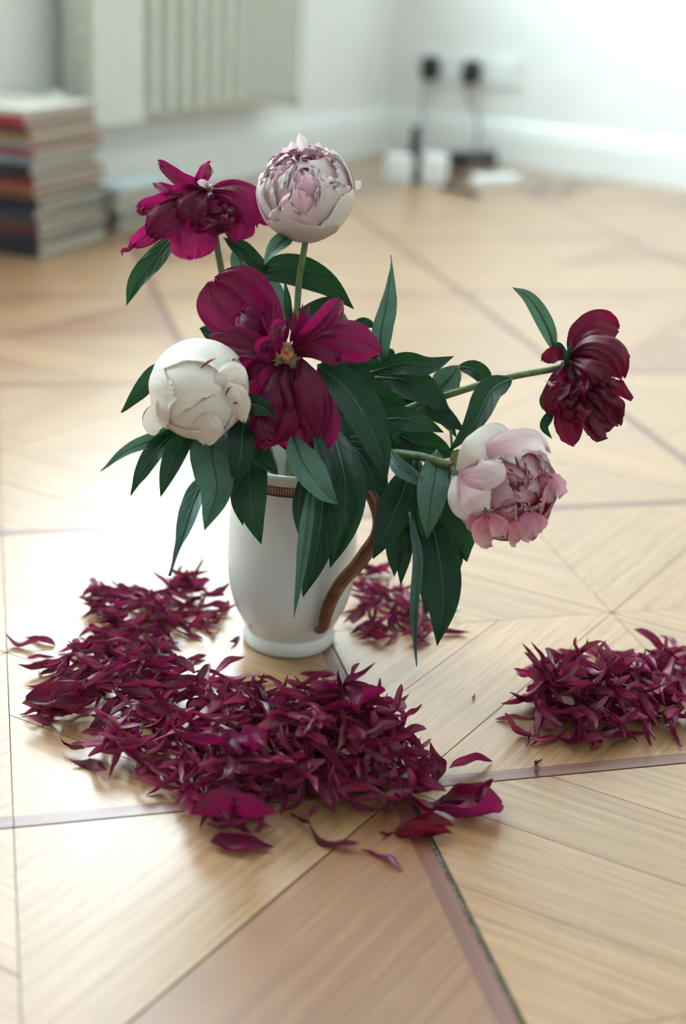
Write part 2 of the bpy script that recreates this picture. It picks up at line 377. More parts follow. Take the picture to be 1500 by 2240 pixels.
for i in range(-18, 34):
    for j in range(-16, 28):
        u0, u1 = U0 + i * DU, U0 + (i + 1) * DU; v0, v1 = V0 + j * DV, V0 + (j + 1) * DV
        c = uv_world((u0 + u1) / 2, (v0 + v1) / 2)
        s, r = (c - CORNER).dot(DL), (c - CORNER).dot(DR)
        if not (-.4 < s < ROOM_S + .4 and -.4 < r < ROOM_R + .4): continue
        near = .25 < c.y < 4.6 and abs(c.x) < .16 + .29 * c.y
        # strips lie left of each even u line and beyond each even v line
        gap_r = .0010
        ua = u0 + (.0004 if i % 2 else (.0042 if (i == 0 and j < 0) else gap_r)); ub = u1 - (SW + .0003 if (i + 1) % 2 == 0 else .0003)
        va = v0 + (SW + .0003 if j % 2 == 0 else .0004); vb = v1 - ((.0017 if j == -1 else .0010) if (j + 1) % 2 == 0 else .0003)
        rect = [(ua, va), (ub, va), (ub, vb), (ua, vb)]
        if i % 2 == j % 2: g = (DU, DV); n = (-DV, DU); mid = (u0, v0)
        else: g = (DU, -DV); n = (DV, DU); mid = (u0, v1)
        L = math.hypot(*n); n = (n[0] / L, n[1] / L); d0 = n[0] * mid[0] + n[1] * mid[1]
        lines = [d0]
        if (i, j) == (0, -1): lines += [d0 + .078, d0 - .082]
        elif (i, j) == (-1, -1) : pass
        elif (i, j) == (-1, -2): lines += [d0 + .08]
        else:
            if rf.random() < .45: lines.append(d0 + .078)
            if rf.random() < .45: lines.append(d0 - .078)
        lines.sort(); lo = -1e9; g_ = .0008 if (i, j) in ((-1, -1), (-1, -2)) else G
        for k in range(len(lines) + 1):
            hi = lines[k] if k < len(lines) else 1e9
            p = rect
            if lo > -1e8: p = clip(p, (-n[0], -n[1]), -(lo + g_))
            if hi < 1e8 and len(p) > 2: p = clip(p, n, hi - g_)
            if len(p) > 2:
                mt = 'oak_dark' if ((i, j) == (-1, -1) and k == 0) else ('oak' if (i, j) in ((0, -1), (0, -2), (-1, -1)) else ('oak_dark' if rf.random() < .06 else 'oak'))
                add_board(p, g, mt, near)
            lo = hi
        if i % 2 == 0:      # strip left of line u0
            add_board([(u0 - SW, v0 + (SW if j % 2 == 0 else 0) + .0003), (u0 - .0006, v0 + (SW if j % 2 == 0 else 0) + .0003), (u0 - .0006, v1 - .0004), (u0 - SW, v1 - .0004)], (0, 1), 'strip', near, 'inlay_strip')
        if j % 2 == 0:
            add_board([(u0 + .0006, v0), (u1 - (SW + .0004 if (i + 1) % 2 == 0 else 0), v0), (u1 - (SW + .0004 if (i + 1) % 2 == 0 else 0), v0 + SW), (u0 + .0006, v0 + SW)], (1, 0), 'strip', near, 'inlay_strip')
            if i % 2 == 0: add_board([(u0 - SW, v0), (u0 - .0006, v0), (u0 - .0006, v0 + SW - .0004), (u0 - SW, v0 + SW - .0004)], (0, 1), 'strip', near, 'inlay_strip')
o = obj('far_boards', stuff_V, stuff_F, M['oak'], floor, stuff_UV, smooth=False); o['kind'] = 'stuff'
# crumbling filler in the open joint beside the nearest strip
rg = random.Random(3); V, Fc = [], []
nn = 160
for k in range(nn + 1):
    v = V0 - .52 + .515 * k / nn
    for q in range(5):
        z = -.0006 if 0 < q < 4 else -.0016
        V.append(uv_world(U0 - .0003 + .0036 * q / 4, v, z + rg.uniform(-.0011, .0005)))
for k in range(nn):
    for q in range(4):
        if rg.random() < .14: continue
        Fc.append((k * 5 + q, k * 5 + q + 1, k * 5 + q + 6, k * 5 + q + 5))
o = obj('joint_filler', V, Fc, M['grit'], floor); o['label'] = 'grey crumbling filler in the open floor joint'

# ------------------------------------------------------------------ the jug
JC = Vector((-0.043, 1.104, 0))
jug = thing('china_jug', 'white china jug with brown handle holding the peonies', 'jug', JC)
outer = [(.0, .004), (.030, .004), (.036, .0), (.0400, .0005), (.0415, .003), (.0420, .007), (.0405, .0115), (.0392, .014),
         (.0402, .0165), (.0430, .0215), (.0470, .030), (.0505, .038), (.0538, .050), (.0560, .063), (.0570, .078), (.0571, .092), (.0566, .108),
         (.0557, .124), (.0547, .140), (.0540, .152), (.0540, .162), (.0546, .170), (.0549, .174)]
inner = [(.0543, .1765), (.0530, .1772), (.0518, .176), (.0510, .170), (.0508, .152), (.0530, .120), (.0538, .090), (.0525, .06), (.047, .036), (.040, .022), (.030, .012), (.0, .010)]
foot = [q for q in outer if q[1] <= .0141]
pr = catmull([Vector((r, z, 0)) for r, z in outer[7:]], 70)
body_prof = [(p.x, p.y) for p in pr] + inner
obj('body', *lathe_vf(body_prof, JC), M['china'], jug)
obj('foot', *lathe_vf([(p.x, p.y) for p in catmull([Vector((r, z, 0)) for r, z in foot], 26)], JC), M['china'], jug)
def band(name, z0, z1, r0, r1, mat):
    n = 96; rr = .0004; V, Fc = lathe_vf([(r0 - .0003, z0), (r0 + rr, z0), (r1 + rr, z1), (r1 - .0003, z1)], JC, n)
    UV = [(k / n, i / 3) for i in range(4) for k in range(n)]
    return obj(name, V, Fc, mat, jug, UV)
mt, nt, bs = newmat('bead_band'); uv = node(nt, 'ShaderNodeUVMap'); sp = node(nt, 'ShaderNodeSeparateXYZ'); nt.links.new(uv.outputs[0], sp.inputs[0])
sn = math_n(nt, 'SINE', math_n(nt, 'MULTIPLY', sp.outputs[0], 2 * math.pi * 150))
ctr = math_n(nt, 'SUBTRACT', 1.0, math_n(nt, 'MULTIPLY', math_n(nt, 'ABSOLUTE', math_n(nt, 'SUBTRACT', sp.outputs[1], .5)), 4.2))
bc = mixcol(nt, math_n(nt, 'GREATER_THAN', math_n(nt, 'ADD', sn, math_n(nt, 'MULTIPLY', ctr, 1.2)), .9), (.15, .035, .028), (.36, .22, .17))
nt.links.new(bc, bs.inputs['Base Color']); bs.inputs['Roughness'].default_value = .2
band('beaded_band', .1600, .1675, .0540, .0544, mt)
band('dark_line', .1585, .1600, .0540, .0540, M['navy'])
hp = [(.0540, .169, -46), (.066, .1755, -46), (.082, .1775, -47), (.098, .171, -47), (.110, .158, -48), (.112, .144, -49), (.102, .126, -50),
      (.090, .107, -51), (.076, .088, -53), (.067, .068, -56), (.0625, .050, -58), (.0600, .038, -58), (.0530, .034, -57)]
hpath = catmull([JC + Vector((r * math.cos(math.radians(a)), r * math.sin(math.radians(a)), z)) for r, z, a in hp], 64)
hd = Vector((math.cos(math.radians(-51)), math.sin(math.radians(-51)), 0))
V, Fc = tube_vf(hpath, lambda t: .0062 + .0026 * math.sin(math.pi * min(1, t * 1.05)) ** 1.2, 14, flat=.62, ref=hd)
hd_o = obj('handle', V, Fc, M['handle'], jug)
V, Fc = tube_vf([p + (p - JC).normalized() * 0.004 + Vector((0, 0, .0)) for p in hpath[8:-6]], .0022, 8)
obj('handle_ridge', V, Fc, M['handle'], hd_o)

# ------------------------------------------------------------------ blades: leaves and petals grown along a spine
def lance(s): return (math.sin(math.pi * min(1, s) ** .82) ** .95) if s < 1 else 0.0
def broad(s): return (.16 + .84 * math.sin(math.pi / 2 * s / .62) ** .9) if s < .62 else math.sqrt(max(0, 1 - ((s - .62) / .385) ** 2))
def strap(s): return (.35 + .65 * math.sin(math.pi / 2 * min(1, s / .5))) * (1 if s < .75 else math.sqrt(max(0, 1 - ((s - .75) / .26) ** 2)))
def blade_vf(P, hw, prof, roll=0, twist=0, fold=.25, cup=0.0, ruffle=0.0, rag=0.0, seed=0, ns=16, nx=8, curl=0.0, crease=0.0):
    path = catmull(P, ns); n = len(path); V, Fc, UV = [], [], []
    sd = Vector((seed * 7.13, seed * 3.7, seed * 1.9))
    L = sum((path[i + 1] - path[i]).length for i in range(n - 1))
    for i in range(n):
        s = i / (n - 1)
        Tn = (path[min(i + 1, n - 1)] - path[max(i - 1, 0)]).normalized()
        N = (CAM - path[n // 2]).normalized(); N = (N - Tn * N.dot(Tn))
        N = N.normalized() if N.length > 1e-4 else Vector((0, 0, 1))
        a = math.radians(roll + twist * s); Q = Matrix.Rotation(a, 3, Tn); N = Q @ N; B = Tn.cross(N)
        w = hw * max(prof(s), .015)
        for k in range(nx + 1):
            t = -1 + 2 * k / nx
            nz = noise.noise(Vector((s * 3.2, t * 1.6, 0)) + sd); nz2 = noise.noise(Vector((s * 9, t * 3, 5)) + sd)
            p = path[i] + B * (w * t * (1 - .25 * abs(fold))) + N * (abs(t) * w * fold + cup * w * t * t)
            p += N * (ruffle * hw * (nz * 1.0 + nz2 * .5) * (abs(t) ** 1.5 * .8 + s * .35))
            if crease: p += N * (hw * crease * (noise.noise(Vector((s * 1.4, t * 4.2, 11)) + sd) + .6 * noise.noise(Vector((s * 5.5, t * 6.5, 17)) + sd) * s))
            if curl: p += N * (curl * hw * max(0, s - .55) ** 2 * 4)
            if rag: p += Tn * (L * rag * s * s * noise.noise(Vector((t * 4.5, 2, 0)) + sd) * 1.2) + B * (w * rag * noise.noise(Vector((s * 7, t, 9)) + sd) * abs(t))
            V.append(p); UV.append((s, (t + 1) / 2))
    for i in range(n - 1):
        for k in range(nx):
            a = i * (nx + 1) + k; Fc.append((a, a + 1, a + nx + 2, a + nx + 1))
    return V, Fc, UV, path
def px_path(pts, depth):
    return [at(p[0], p[1], depth + (p[2] if len(p) > 2 else 0)) for p in pts]
seed_c = [0]
def leaf(parent, pts, hwpx, depth, mat='leaf', roll=0, twist=0, fold=.28, ruffle=.28, curl=0.0, name='leaf'):
    seed_c[0] += 1
    P = px_path(pts, depth); hw = 1.12 * hwpx / F_PX * depth
    V, Fc, UV, path = blade_vf(P, hw, lance, roll, twist, fold, 0, ruffle, 0, seed_c[0], 18, 8, curl)
    o = obj(name, V, Fc, M[mat], parent, UV)
    N = (CAM - path[len(path) // 2]).normalized()
    V, Fc = tube_vf(path[:-2], lambda t: (.0010 * (1 - t) + .0003) * min(1, hwpx / 14), 5)
    obj('midrib', V, Fc, M['midrib'], o)
    return o
CREASE = {'oxred': .30, 'crimson': .26, 'magenta': .24, 'rose': .25, 'pink': .15}
def petal(parent, pts, hwpx, depth, mat, roll=0, twist=0, fold=0.0, cup=.3, ruffle=.35, rag=.04, prof=broad, curl=0.0, name='petal', ns=20, nx=14):
    seed_c[0] += 1
    V, Fc, UV, _ = blade_vf(px_path(pts, depth), hwpx / F_PX * depth, prof, roll, twist, fold, cup, ruffle, rag, seed_c[0], ns, nx, curl, CREASE.get(mat, .06))
    return obj(name, V, Fc, M[mat], parent, UV)
def stem(parent, P, r0=.0028, r1=.0024, name='stem', mat='stem'):
    V, Fc = tube_vf(catmull(P, 40), lambda t: r0 + (r1 - r0) * t, 10)
    return obj(name, V, Fc, M[mat], parent)
def foot_pt(k):
    a = k * 1.9; return JC + Vector((.018 * math.cos(a), .018 * math.sin(a), .013))
def mouth_pt(k, dx=0, dy=0): return JC + Vector((dx, dy, .172))
def blob_vf(c, r, seed, squash=(1, 1, 1), amp=.2, n=12, mrot=None):
    V, Fc = [], []
    for i in range(n + 1):
        th = math.pi * i / n
        for k in range(2 * n):
            ph = math.pi * k / n
            d = Vector((math.sin(th) * math.cos(ph), math.sin(th) * math.sin(ph), math.cos(th)))
            rr = r * (1 + amp * noise.noise(d * 2.2 + Vector((seed * 3.1, seed, 0))))
            p = Vector((d.x * squash[0], d.y * squash[1], d.z * squash[2])) * rr
            V.append(c + (mrot @ p if mrot is not None else p))
    m2 = 2 * n
    for i in range(n):
        for k in range(m2): Fc.append((i * m2 + k, (i + 1) * m2 + k, (i + 1) * m2 + (k + 1) % m2, i * m2 + (k + 1) % m2))
    return V, Fc
def frame(axis):
    z = axis.normalized(); x = (RIGHT - z * RIGHT.dot(z))
    if x.length < .2: x = UPV - z * UPV.dot(z)
    x.normalize(); return Matrix((x, z.cross(x), z)).transposed()
def ball_petal(parent, c, FR, R, az, th0, th1, wid, mat, off=0.0, ruffle=.05, tipc=0.0, seed=0, sx=1.0, lean=0.0, rag=.05, ns=14, nx=12, name='petal', squash=1.0):
    """petal lying on a sphere about c: az azimuth, th0 root angle and th1 tip angle from the bloom axis (deg), wid half width (deg of arc)"""
    V, Fc, UV = [], [], []; sd = Vector((seed * 5.3, seed * 2.1, seed))
    for i in range(ns + 1):
        s = i / ns
        for k in range(nx + 1):
            t = -1 + 2 * k / nx
            th = math.radians(th0 + (th1 - th0) * (s - .10 * t * t * s * s + rag * s ** 3 * noise.noise(Vector((t * 5, 0, 3)) + sd)))
            w = math.radians(wid) * (broad(s * .985) if sx == 1.0 else strap(s))
            ar = w * t
            r = R * (1 + off) + R * ruffle * (noise.noise(Vector((s * 2.6, t * 1.8, 0)) + sd) * .7 + .6 * noise.noise(Vector((s * 6, t * 5, 4)) + sd) * s ** 2) + R * tipc * max(0, s - .6) ** 2 * 6 + R * lean * s
            # local arc frame
            st, ct = math.sin(th), math.cos(th)
            d = Vector((st, 0, ct)); side = Vector((0, 1, 0))
            dd = d * math.cos(ar) + side * math.sin(ar)
            dd.rotate(Matrix.Rotation(math.radians(az), 3, 'Z'))
            dd.z *= squash
            V.append(c + FR @ (dd * r)); UV.append((s, (t + 1) / 2))
    for i in range(ns):
        for k in range(nx):
            a = i * (nx + 1) + k; Fc.append((a, a + 1, a + nx + 2, a + nx + 1))
    return obj(name, V, Fc, M[mat], parent, UV)
def rand_petal(parent, base, d, up, length, hw, mat, rnd, fold=.2, ruffle=.6, cup=.4, prof=broad, rag=.08, bend=.3):
    """free petal from base along d, bending towards up"""
    side = d.cross(up).normalized() if d.cross(up).length > 1e-3 else RIGHT
    P = [base, base + d * length * .35 + up * length * bend * .05, base + d * length * .7 + up * length * bend * .35, base + d * length + up * length * bend * .9 + side * rnd.uniform(-.2, .2) * length]
    seed_c[0] += 1
    V, Fc, UV, _ = blade_vf(P, hw, prof, rnd.uniform(-60, 60), rnd.uniform(-50, 50), fold, cup, ruffle, rag, seed_c[0], 10, 6)
    return obj('petal', V, Fc, M[mat], parent, UV)
D = 1.085                                                          # the flowers stand about this far from the lens

# ---- 1. round pink peony at the top
fl = thing('pink_peony', 'round pale pink peony on an upright stem, tallest of the bunch', 'flower', foot_pt(0), 'peonies in the jug')
c = at(668, 418, 1.10); R = .0385
ax = (UPV * .52 - FWD * .84 + RIGHT * -.16).normalized(); FR = frame(ax)
stem(fl, [foot_pt(0), mouth_pt(0, .004, .01), at(648, 800, 1.12), at(652, 640, 1.115), c - UPV * R * 1.0 + FWD * R * .1], .0030, .0026)
bl = obj('bloom', *blob_vf(c, R * .62, 4, amp=.06), M['pink'], fl)
rp = random.Random(5)
for k in range(5): ball_petal(bl, c, FR, R, k * 72 + 36, 178, 70 + rp.uniform(-6, 8), 54, ('ivory', 'blush')[k % 2], .045 + .018 * (k % 2), .022, -.02, k + 10, rag=.04, ns=18, nx=16)
def ring(n, th0, th1, dth, wid, off, ruf, rag, mats, sd, tip=.02, ph=0.0):
    for k in range(n):
        ball_petal(bl, c, FR, R, k * 360 / n + ph + rp.uniform(-.2, .2) * 360 / n, th0, th1 + rp.uniform(-dth, dth), wid * rp.uniform(.85, 1.15), mats[k % len(mats)], off + rp.uniform(-.025, .025), ruf, tip, sd + k, sx=0.0, rag=rag, ns=12, nx=12)
ring(6, 160, 56, 7, 38, .0, .035, .12, ('blush',), 30, .0, 20)
ring(7, 130, 44, 8, 30, -.06, .05, .20, ('blush', 'blush', 'pink'), 45, .03, 5)
ring(7, 110, 32, 9, 26, -.15, .07, .26, ('blush', 'pink'), 60, .05, 30)
ring(6, 95, 20, 10, 26, -.26, .10, .30, ('pink', 'blush'), 75, .07, 10)
ring(5, 85, 8, 12, 26, -.38, .14, .30, ('blush', 'pink'), 90, .08, 40)
# a few tips standing proud
for (x, y, a) in [(662, 318, 0), (640, 330, 1), (690, 322, 2)]:
    petal(bl, [(x, y + 34, .0), (x + 1, y + 12, -.004), (x + (a - 1) * 4, y - 22 + 6 * abs(a - 0), -.006)], 13, 1.095, 'blush', rag=.15, ruffle=.4, cup=.5, ns=8, nx=6)
petal(bl, [(768, 420, 0), (778, 408, 0), (789, 396, 0)], 9, 1.10, 'ivory', ns=6, nx=6)
leaf(fl, [(640, 510, .02), (605, 540, 0), (577, 580, -.01)], 19, 1.09, 'under', twist=40, fold=.4)
for k, (az, w) in enumerate([(20, 40), (150, 40), (270, 40)]):
    ball_petal(fl, c, FR, R, az, 180, 140, w * .5, 'sepal', .085, .02, 0, k + 5, ns=8, nx=6, name='sepal')
leaf(fl, [(655, 760, .01), (632, 690, -.012), (628, 650, -.016), (622, 612, -.014)], 9, 1.09, 'leaf')

# ---- 2. ivory peony, drooping at the left
fl = thing('ivory_peony', 'creamy white half-open peony nodding beside the jug rim, flecked red', 'flower', foot_pt(1), 'peonies in the jug')
c = at(437, 852, 1.055); R = .0365
ax = (UPV * -.10 - FWD * .80 + RIGHT * .58).normalized(); FR = frame(ax)
stem(fl, [foot_pt(1), mouth_pt(1, -.02, -.01), at(560, 960, 1.12), at(500, 885, 1.11), c + FWD * R * .85 + RIGHT * R * .1], .0029, .0025)
bl = obj('bloom', *blob_vf(c, R * .86, 9, amp=.05), M['ivory'], fl)
rp = random.Random(8)
for k, (az, th1, w, off, tp) in enumerate([(232, -26, 74, .02, .0), (150, 4, 64, .035, .02), (95, 24, 62, .075, .02), (330, 22, 58, .04, .0), (30, 26, 50, .05, .0), (185, 58, 46, .075, .015), (265, 46, 48, .06, .01)]):
    ball_petal(bl, c, FR, R, az, 178, th1, w, 'ivory', off, .045, tp, k + 110, rag=.07, ns=22, nx=18)
for k in range(5): ball_petal(bl, c, FR, R, k * 72 + 10, 110, 10 + rp.uniform(-6, 12), 30, 'ivory' if k % 3 else 'blush', -.05 + rp.uniform(-.03, .02), .06, .03, k + 150, sx=0.0, rag=.2)
petal(bl, [(400, 850, .0), (368, 880, -.012), (340, 920, -.004), (352, 938, .004)], 27, 1.05, 'ivory', cup=.7, ruffle=.12, rag=.0)       # bulging outer petal
petal(bl, [(450, 905, -.034), (455, 940, -.024), (452, 972, -.010)], 34, 1.055, 'ivory', cup=-.35, ruffle=.25, rag=.12)
petal(bl, [(470, 835, -.036), (505, 822, -.034), (536, 846, -.018)], 30, 1.055, 'ivory', cup=-.35, ruffle=.2, rag=.08)
petal(bl, [(492, 838, -.034), (520, 870, -.030), (532, 922, -.010)], 24, 1.053, 'ivory', cup=-.45, ruffle=.25, rag=.10)
# red stains along the petal edges
for pts, w in [([(436, 808, -.0395), (455, 792, -.0385), (474, 783, -.034)], 2.6), ([(493, 866, -.040), (499, 852, -.040), (507, 845, -.038)], 2.4), ([(509, 884, -.039), (515, 881, -.038), (521, 885, -.036)], 2.5)]:
    petal(bl, pts, w, 1.053, 'crimson', prof=lance, cup=0, ruffle=.2, rag=0, ns=6, nx=4, name='red_fleck')
LL = lambda *a, **k: leaf(fl, *a, **k)
LL([(360, 800, .02), (335, 820, .0), (300, 860, -.01), (265, 903, -.005)], 20, 1.09, 'leaf', fold=.35, twist=-30)
LL([(375, 870, .02), (338, 905, .01), (330, 930, .01), (345, 962, .015)], 20, 1.09, 'leaf')
LL([(400, 925, .0), (345, 958, -.015), (280, 985, -.03), (220, 1031, -.03)], 15, 1.09, 'under', twist=30, fold=.4)
LL([(405, 930, .0), (350, 975, -.015), (312, 1030, -.022), (287, 1084, -.02)], 21, 1.085, 'leaf', fold=.4, twist=25)
LL([(430, 935, .0), (392, 975, -.012), (368, 1030, -.02), (351, 1087, -.02)], 24, 1.08, 'leaf', fold=.4)
LL([(470, 920, .01), (462, 985, -.01), (474, 1070, -.015), (447, 1160, -.008)], 44, 1.085, 'under', fold=.22, roll=12, ruffle=.25)
LL([(455, 1040, .02), (430, 1080, .01), (402, 1165, .0), (373, 1260, .01)], 24, 1.10, 'under', twist=60, fold=.3, ruffle=.35)
LL([(505, 910, .02), (490, 970, .005), (495, 1025, .0), (516, 1078, .005)], 17, 1.09, 'leaf')
LL([(540, 890, .01), (530, 950, -.012), (524, 1010, -.014), (511, 1060, -.008)], 30, 1.075, 'leaf', fold=.3)
LL([(510, 895, .0), (545, 885, -.01), (575, 892, -.012), (603, 912, -.008)], 23, 1.06, 'leaf', fold=.25)

# ---- 3. pink peony facing right-down
fl = thing('pink_peony', 'open blush peony with crumpled rosy centre hanging sideways at the right', 'flower', foot_pt(2), 'peonies in the jug')
c = at(1103, 1066, 1.075); R = .0405
ax = (UPV * -.24 - FWD * .92 + RIGHT * .28).normalized(); FR = frame(ax)
stem(fl, [foot_pt(2), mouth_pt(2, .02, .0), at(800, 990, 1.14), at(900, 995, 1.10), at(960, 1010, 1.085), at(995, 1020, 1.078)], .0033, .0036)
bl = obj('bloom', *blob_vf(c - ax * R * .08, R * .58, 14, amp=.06), M['rose'], fl)
rp = random.Random(12)
ring(6, 178, 66, 7, 44, .03, .04, .10, ('blush', 'blush', 'pink'), 210, .0, 30)
ring(6, 150, 54, 8, 34, .0, .05, .16, ('blush', 'pink'), 230, .03, 5)
ring(6, 125, 43, 8, 31, -.06, .06, .20, ('pink', 'blush', 'rose'), 250, .04, 25)
ring(5, 110, 32, 10, 32, -.14, .07, .22, ('rose', 'pink'), 270, .05, 0)
ring(5, 95, 21, 12, 30, -.23, .09, .24, ('pink', 'rose'), 290, .06, 20)
ring(4, 85, 8, 14, 30, -.33, .11, .24, ('rose', 'pink'), 310, .08, 0)
# ragged lower fringe and big outer petals
for pts, w, mt_ in [([(1060, 1130, -.03), (1055, 1160, -.03), (1075, 1186, -.02)], 26, 'rose'), ([(1045, 1110, -.02), (1040, 1140, -.02), (1042, 1170, -.014)], 20, 'rose'),
                    ([(1120, 1140, -.03), (1125, 1160, -.03), (1130, 1188, -.02)], 18, 'rose'), ([(1150, 1120, -.028), (1155, 1150, -.026), (1160, 1180, -.018)], 24, 'pink'),
                    ([(1165, 1120, -.02), (1178, 1140, -.018), (1186, 1162, -.012)], 16, 'pink'), ([(1180, 1040, -.016), (1205, 1060, -.012), (1218, 1090, .0)], 30, 'pink'),
                    ([(1075, 1125, -.034), (1090, 1150, -.035), (1100, 1172, -.03)], 22, 'rose')]:
    petal(bl, pts, w, 1.072, mt_, rag=.2, ruffle=.6, cup=.3, ns=10, nx=8)
petal(bl, [(1000, 1030, -.01), (1030, 990, -.028), (1080, 958, -.02), (1118, 955, -.012)], 34, 1.068, 'ivory', cup=-.4, ruffle=.25, rag=.06)
petal(bl, [(1040, 1000, -.02), (1100, 972, -.030), (1155, 966, -.024), (1195, 990, -.012)], 30, 1.068, 'blush', cup=-.35, ruffle=.3, rag=.12)
petal(bl, [(1005, 1030, -.018), (1040, 1040, -.036), (1075, 1032, -.040), (1098, 1012, -.036)], 33, 1.07, 'blush', cup=-.3, ruffle=.3, rag=.08)
petal(bl, [(1008, 1040, -.016), (1030, 1080, -.036), (1050, 1100, -.038), (1062, 1112, -.036)], 36, 1.07, 'blush', cup=-.35, ruffle=.3, rag=.08)
petal(bl, [(1000, 1035, -.006), (998, 1075, -.018), (1012, 1110, -.018), (1045, 1138, -.012)], 24, 1.068, 'ivory', cup=-.5, ruffle=.1, rag=.03)
for k, (p, w) in enumerate([([(985, 1005, 0), (1000, 1010, -.008), (1012, 1040, -.010)], 11), ([(985, 1018, 0), (996, 1028, -.008), (1006, 1045, -.010)], 12), ([(985, 1008, 0), (995, 996, -.004), (1010, 985, -.004)], 9)]):
    petal(fl, p, w, 1.07, 'sepal', cup=-.3, ruffle=.2, rag=.02, name='sepal', ns=8, nx=6)
obj('calyx', *blob_vf(at(993, 1020, 1.074), .0062, 3, amp=.25), M['calyx'], fl)
LL = lambda *a, **k: leaf(fl, *a, **k)
LL([(850, 985, .02), (870, 1015, .0), (905, 1042, -.01), (943, 1074, -.01)], 19, 1.085, 'under', fold=.3, roll=25)
LL([(955, 985, .01), (948, 1050, -.015), (940, 1110, -.02), (934, 1180, -.012)], 32, 1.09, 'under', fold=.18, roll=-10)
LL([(905, 1010, .01), (880, 1080, .0), (850, 1150, -.005), (816, 1222, .0)], 38, 1.10, 'leaf', fold=.2)
LL([(895, 1080, .02), (872, 1150, .01), (864, 1210, .01), (862, 1262, .012)], 24, 1.11, 'leaf')
LL([(965, 1010, .02), (990, 1090, .005), (1006, 1160, .0), (1021, 1230, .004)], 50, 1.105, 'leaf', fold=.15)
LL([(905, 1150, .02), (888, 1200, .01), (880, 1240, .01), (876, 1280, .01)], 15, 1.11, 'leaf')
LL([(895, 1120, .0), (915, 1220, -.015), (908, 1340, -.02), (911, 1458, -.012)], 13, 1.085, 'under', fold=.7, twist=30)
LL([(940, 1120, .01), (962, 1230, -.004), (968, 1320, -.006), (956, 1412, .0)], 40, 1.095, 'leaf', fold=.2, ruffle=.25)
LL([(965, 1110, .02), (982, 1180, .012), (990, 1230, .012), (984, 1284, .014)], 26, 1.11, 'leaf')
LL([(910, 1160, .02), (930, 1230, .01), (938, 1290, .01), (930, 1345, .015)], 26, 1.11, 'leaf')
LL([(920, 1010, .02), (905, 1090, .015), (915, 1160, .015), (925, 1230, .015)], 34, 1.115, 'leaf')

# ---- 4. dark red peony on the long stem at the right
fl = thing('dark_red_peony', 'wilting dark red peony on a long arching stem at the right', 'flower', foot_pt(3), 'peonies in the jug')
stem(fl, [foot_pt(3), mouth_pt(3, .028, .004), at(800, 960, 1.15), at(880, 900, 1.12), at(985, 862, 1.10), at(1100, 828, 1.09), at(1205, 808, 1.085), at(1240, 800, 1.085)], .0034, .0026)
c = at(1265, 835, 1.085)
bl = obj('bloom', *blob_vf(at(1268, 850, 1.09), .018, 21, (1, 1, 1.15), .35), M['oxred'], fl)
dp = lambda pts, w, mt_, **k: petal(bl, pts, w, 1.08, mt_, **k)
dp([(1248, 775, .01), (1272, 735, .004), (1310, 715, 0), (1352, 722, .004)], 38, 'oxred', cup=.3, ruffle=.25, rag=.05, roll=-15)
dp([(1345, 745, .004), (1330, 765, .0), (1352, 790, .0), (1368, 800, .004)], 26, 'oxred', ruffle=.5, rag=.12)
dp([(1245, 778, 0), (1290, 765, -.02), (1335, 785, -.026), (1362, 828, -.014)], 42, 'oxred', cup=-.55, ruffle=.2, rag=.04)
dp([(1245, 785, 0), (1270, 800, -.022), (1305, 825, -.028), (1335, 855, -.018)], 34, 'oxred', cup=-.6, ruffle=.3, rag=.06)
dp([(1285, 830, -.01), (1320, 850, -.016), (1345, 862, -.012), (1362, 872, -.004)], 32, 'oxred', ruffle=.8, rag=.22)
dp([(1275, 840, -.012), (1305, 880, -.022), (1330, 910, -.018), (1345, 925, -.008)], 44, 'oxred', ruffle=.8, rag=.22)
dp([(1262, 850, -.012), (1285, 895, -.02), (1305, 920, -.018), (1322, 942, -.01)], 36, 'oxred', ruffle=.8, rag=.25)
dp([(1232, 860, -.006), (1235, 905, -.012), (1246, 940, -.012), (1257, 974, -.006)], 29, 'oxred', cup=-.3, ruffle=.3, rag=.10)
dp([(1240, 790, -.004), (1222, 830, -.012), (1208, 870, -.012), (1206, 905, -.006)], 24, 'oxred', cup=-.3, ruffle=.5, rag=.10)
dp([(1250, 785, 0), (1225, 775, -.006), (1205, 778, -.006), (1188, 788, -.002)], 17, 'oxred', ruffle=.5, rag=.2)
dp([(1245, 800, -.008), (1235, 850, -.02), (1240, 890, -.022), (1250, 920, -.018)], 26, 'oxred', ruffle=.7, rag=.18)
rp = random.Random(31)
for k in range(16):
    x, y = 1255 + rp.uniform(-22, 42), 835 + rp.uniform(-20, 50)
    a = rp.uniform(.2, 2.6)
    dp([(x, y, -.014), (x + 22 * math.cos(a), y + 22 * math.sin(a), -.028 + rp.uniform(-.008, .004)), (x + 44 * math.cos(a + .3), y + 44 * math.sin(a + .3), -.022)], rp.uniform(9, 18), 'oxred' if k % 4 else 'oxred', ruffle=1.0, rag=.25, cup=.5, ns=8, nx=6)
obj('calyx', *blob_vf(at(1240, 798, 1.085), .0055, 5, amp=.2), M['stem'], fl)
for pts, w in [([(1240, 800, -.006), (1238, 780, -.010), (1234, 758, -.008)], 6), ([(1240, 795, -.002), (1244, 770, -.004), (1250, 740, -.002)], 5), ([(1225, 812, 0), (1205, 850, .0), (1188, 875, .0), (1187, 898, .004)], 11), ([(1215, 890, 0), (1198, 915, .0), (1190, 935, .0), (1207, 960, .002)], 11)]:
    leaf(fl, pts, w, 1.08, 'leaf', name='sepal', fold=.4, ruffle=.2)
LL = lambda *a, **k: leaf(fl, *a, **k)
LL([(1214, 772, .004), (1196, 715, -.004), (1160, 655, -.01), (1120, 628, -.008)], 18, 1.08, 'under', fold=.35)
LL([(1235, 768, 0), (1222, 756, 0), (1212, 748, 0)], 7, 1.08, 'leaf')
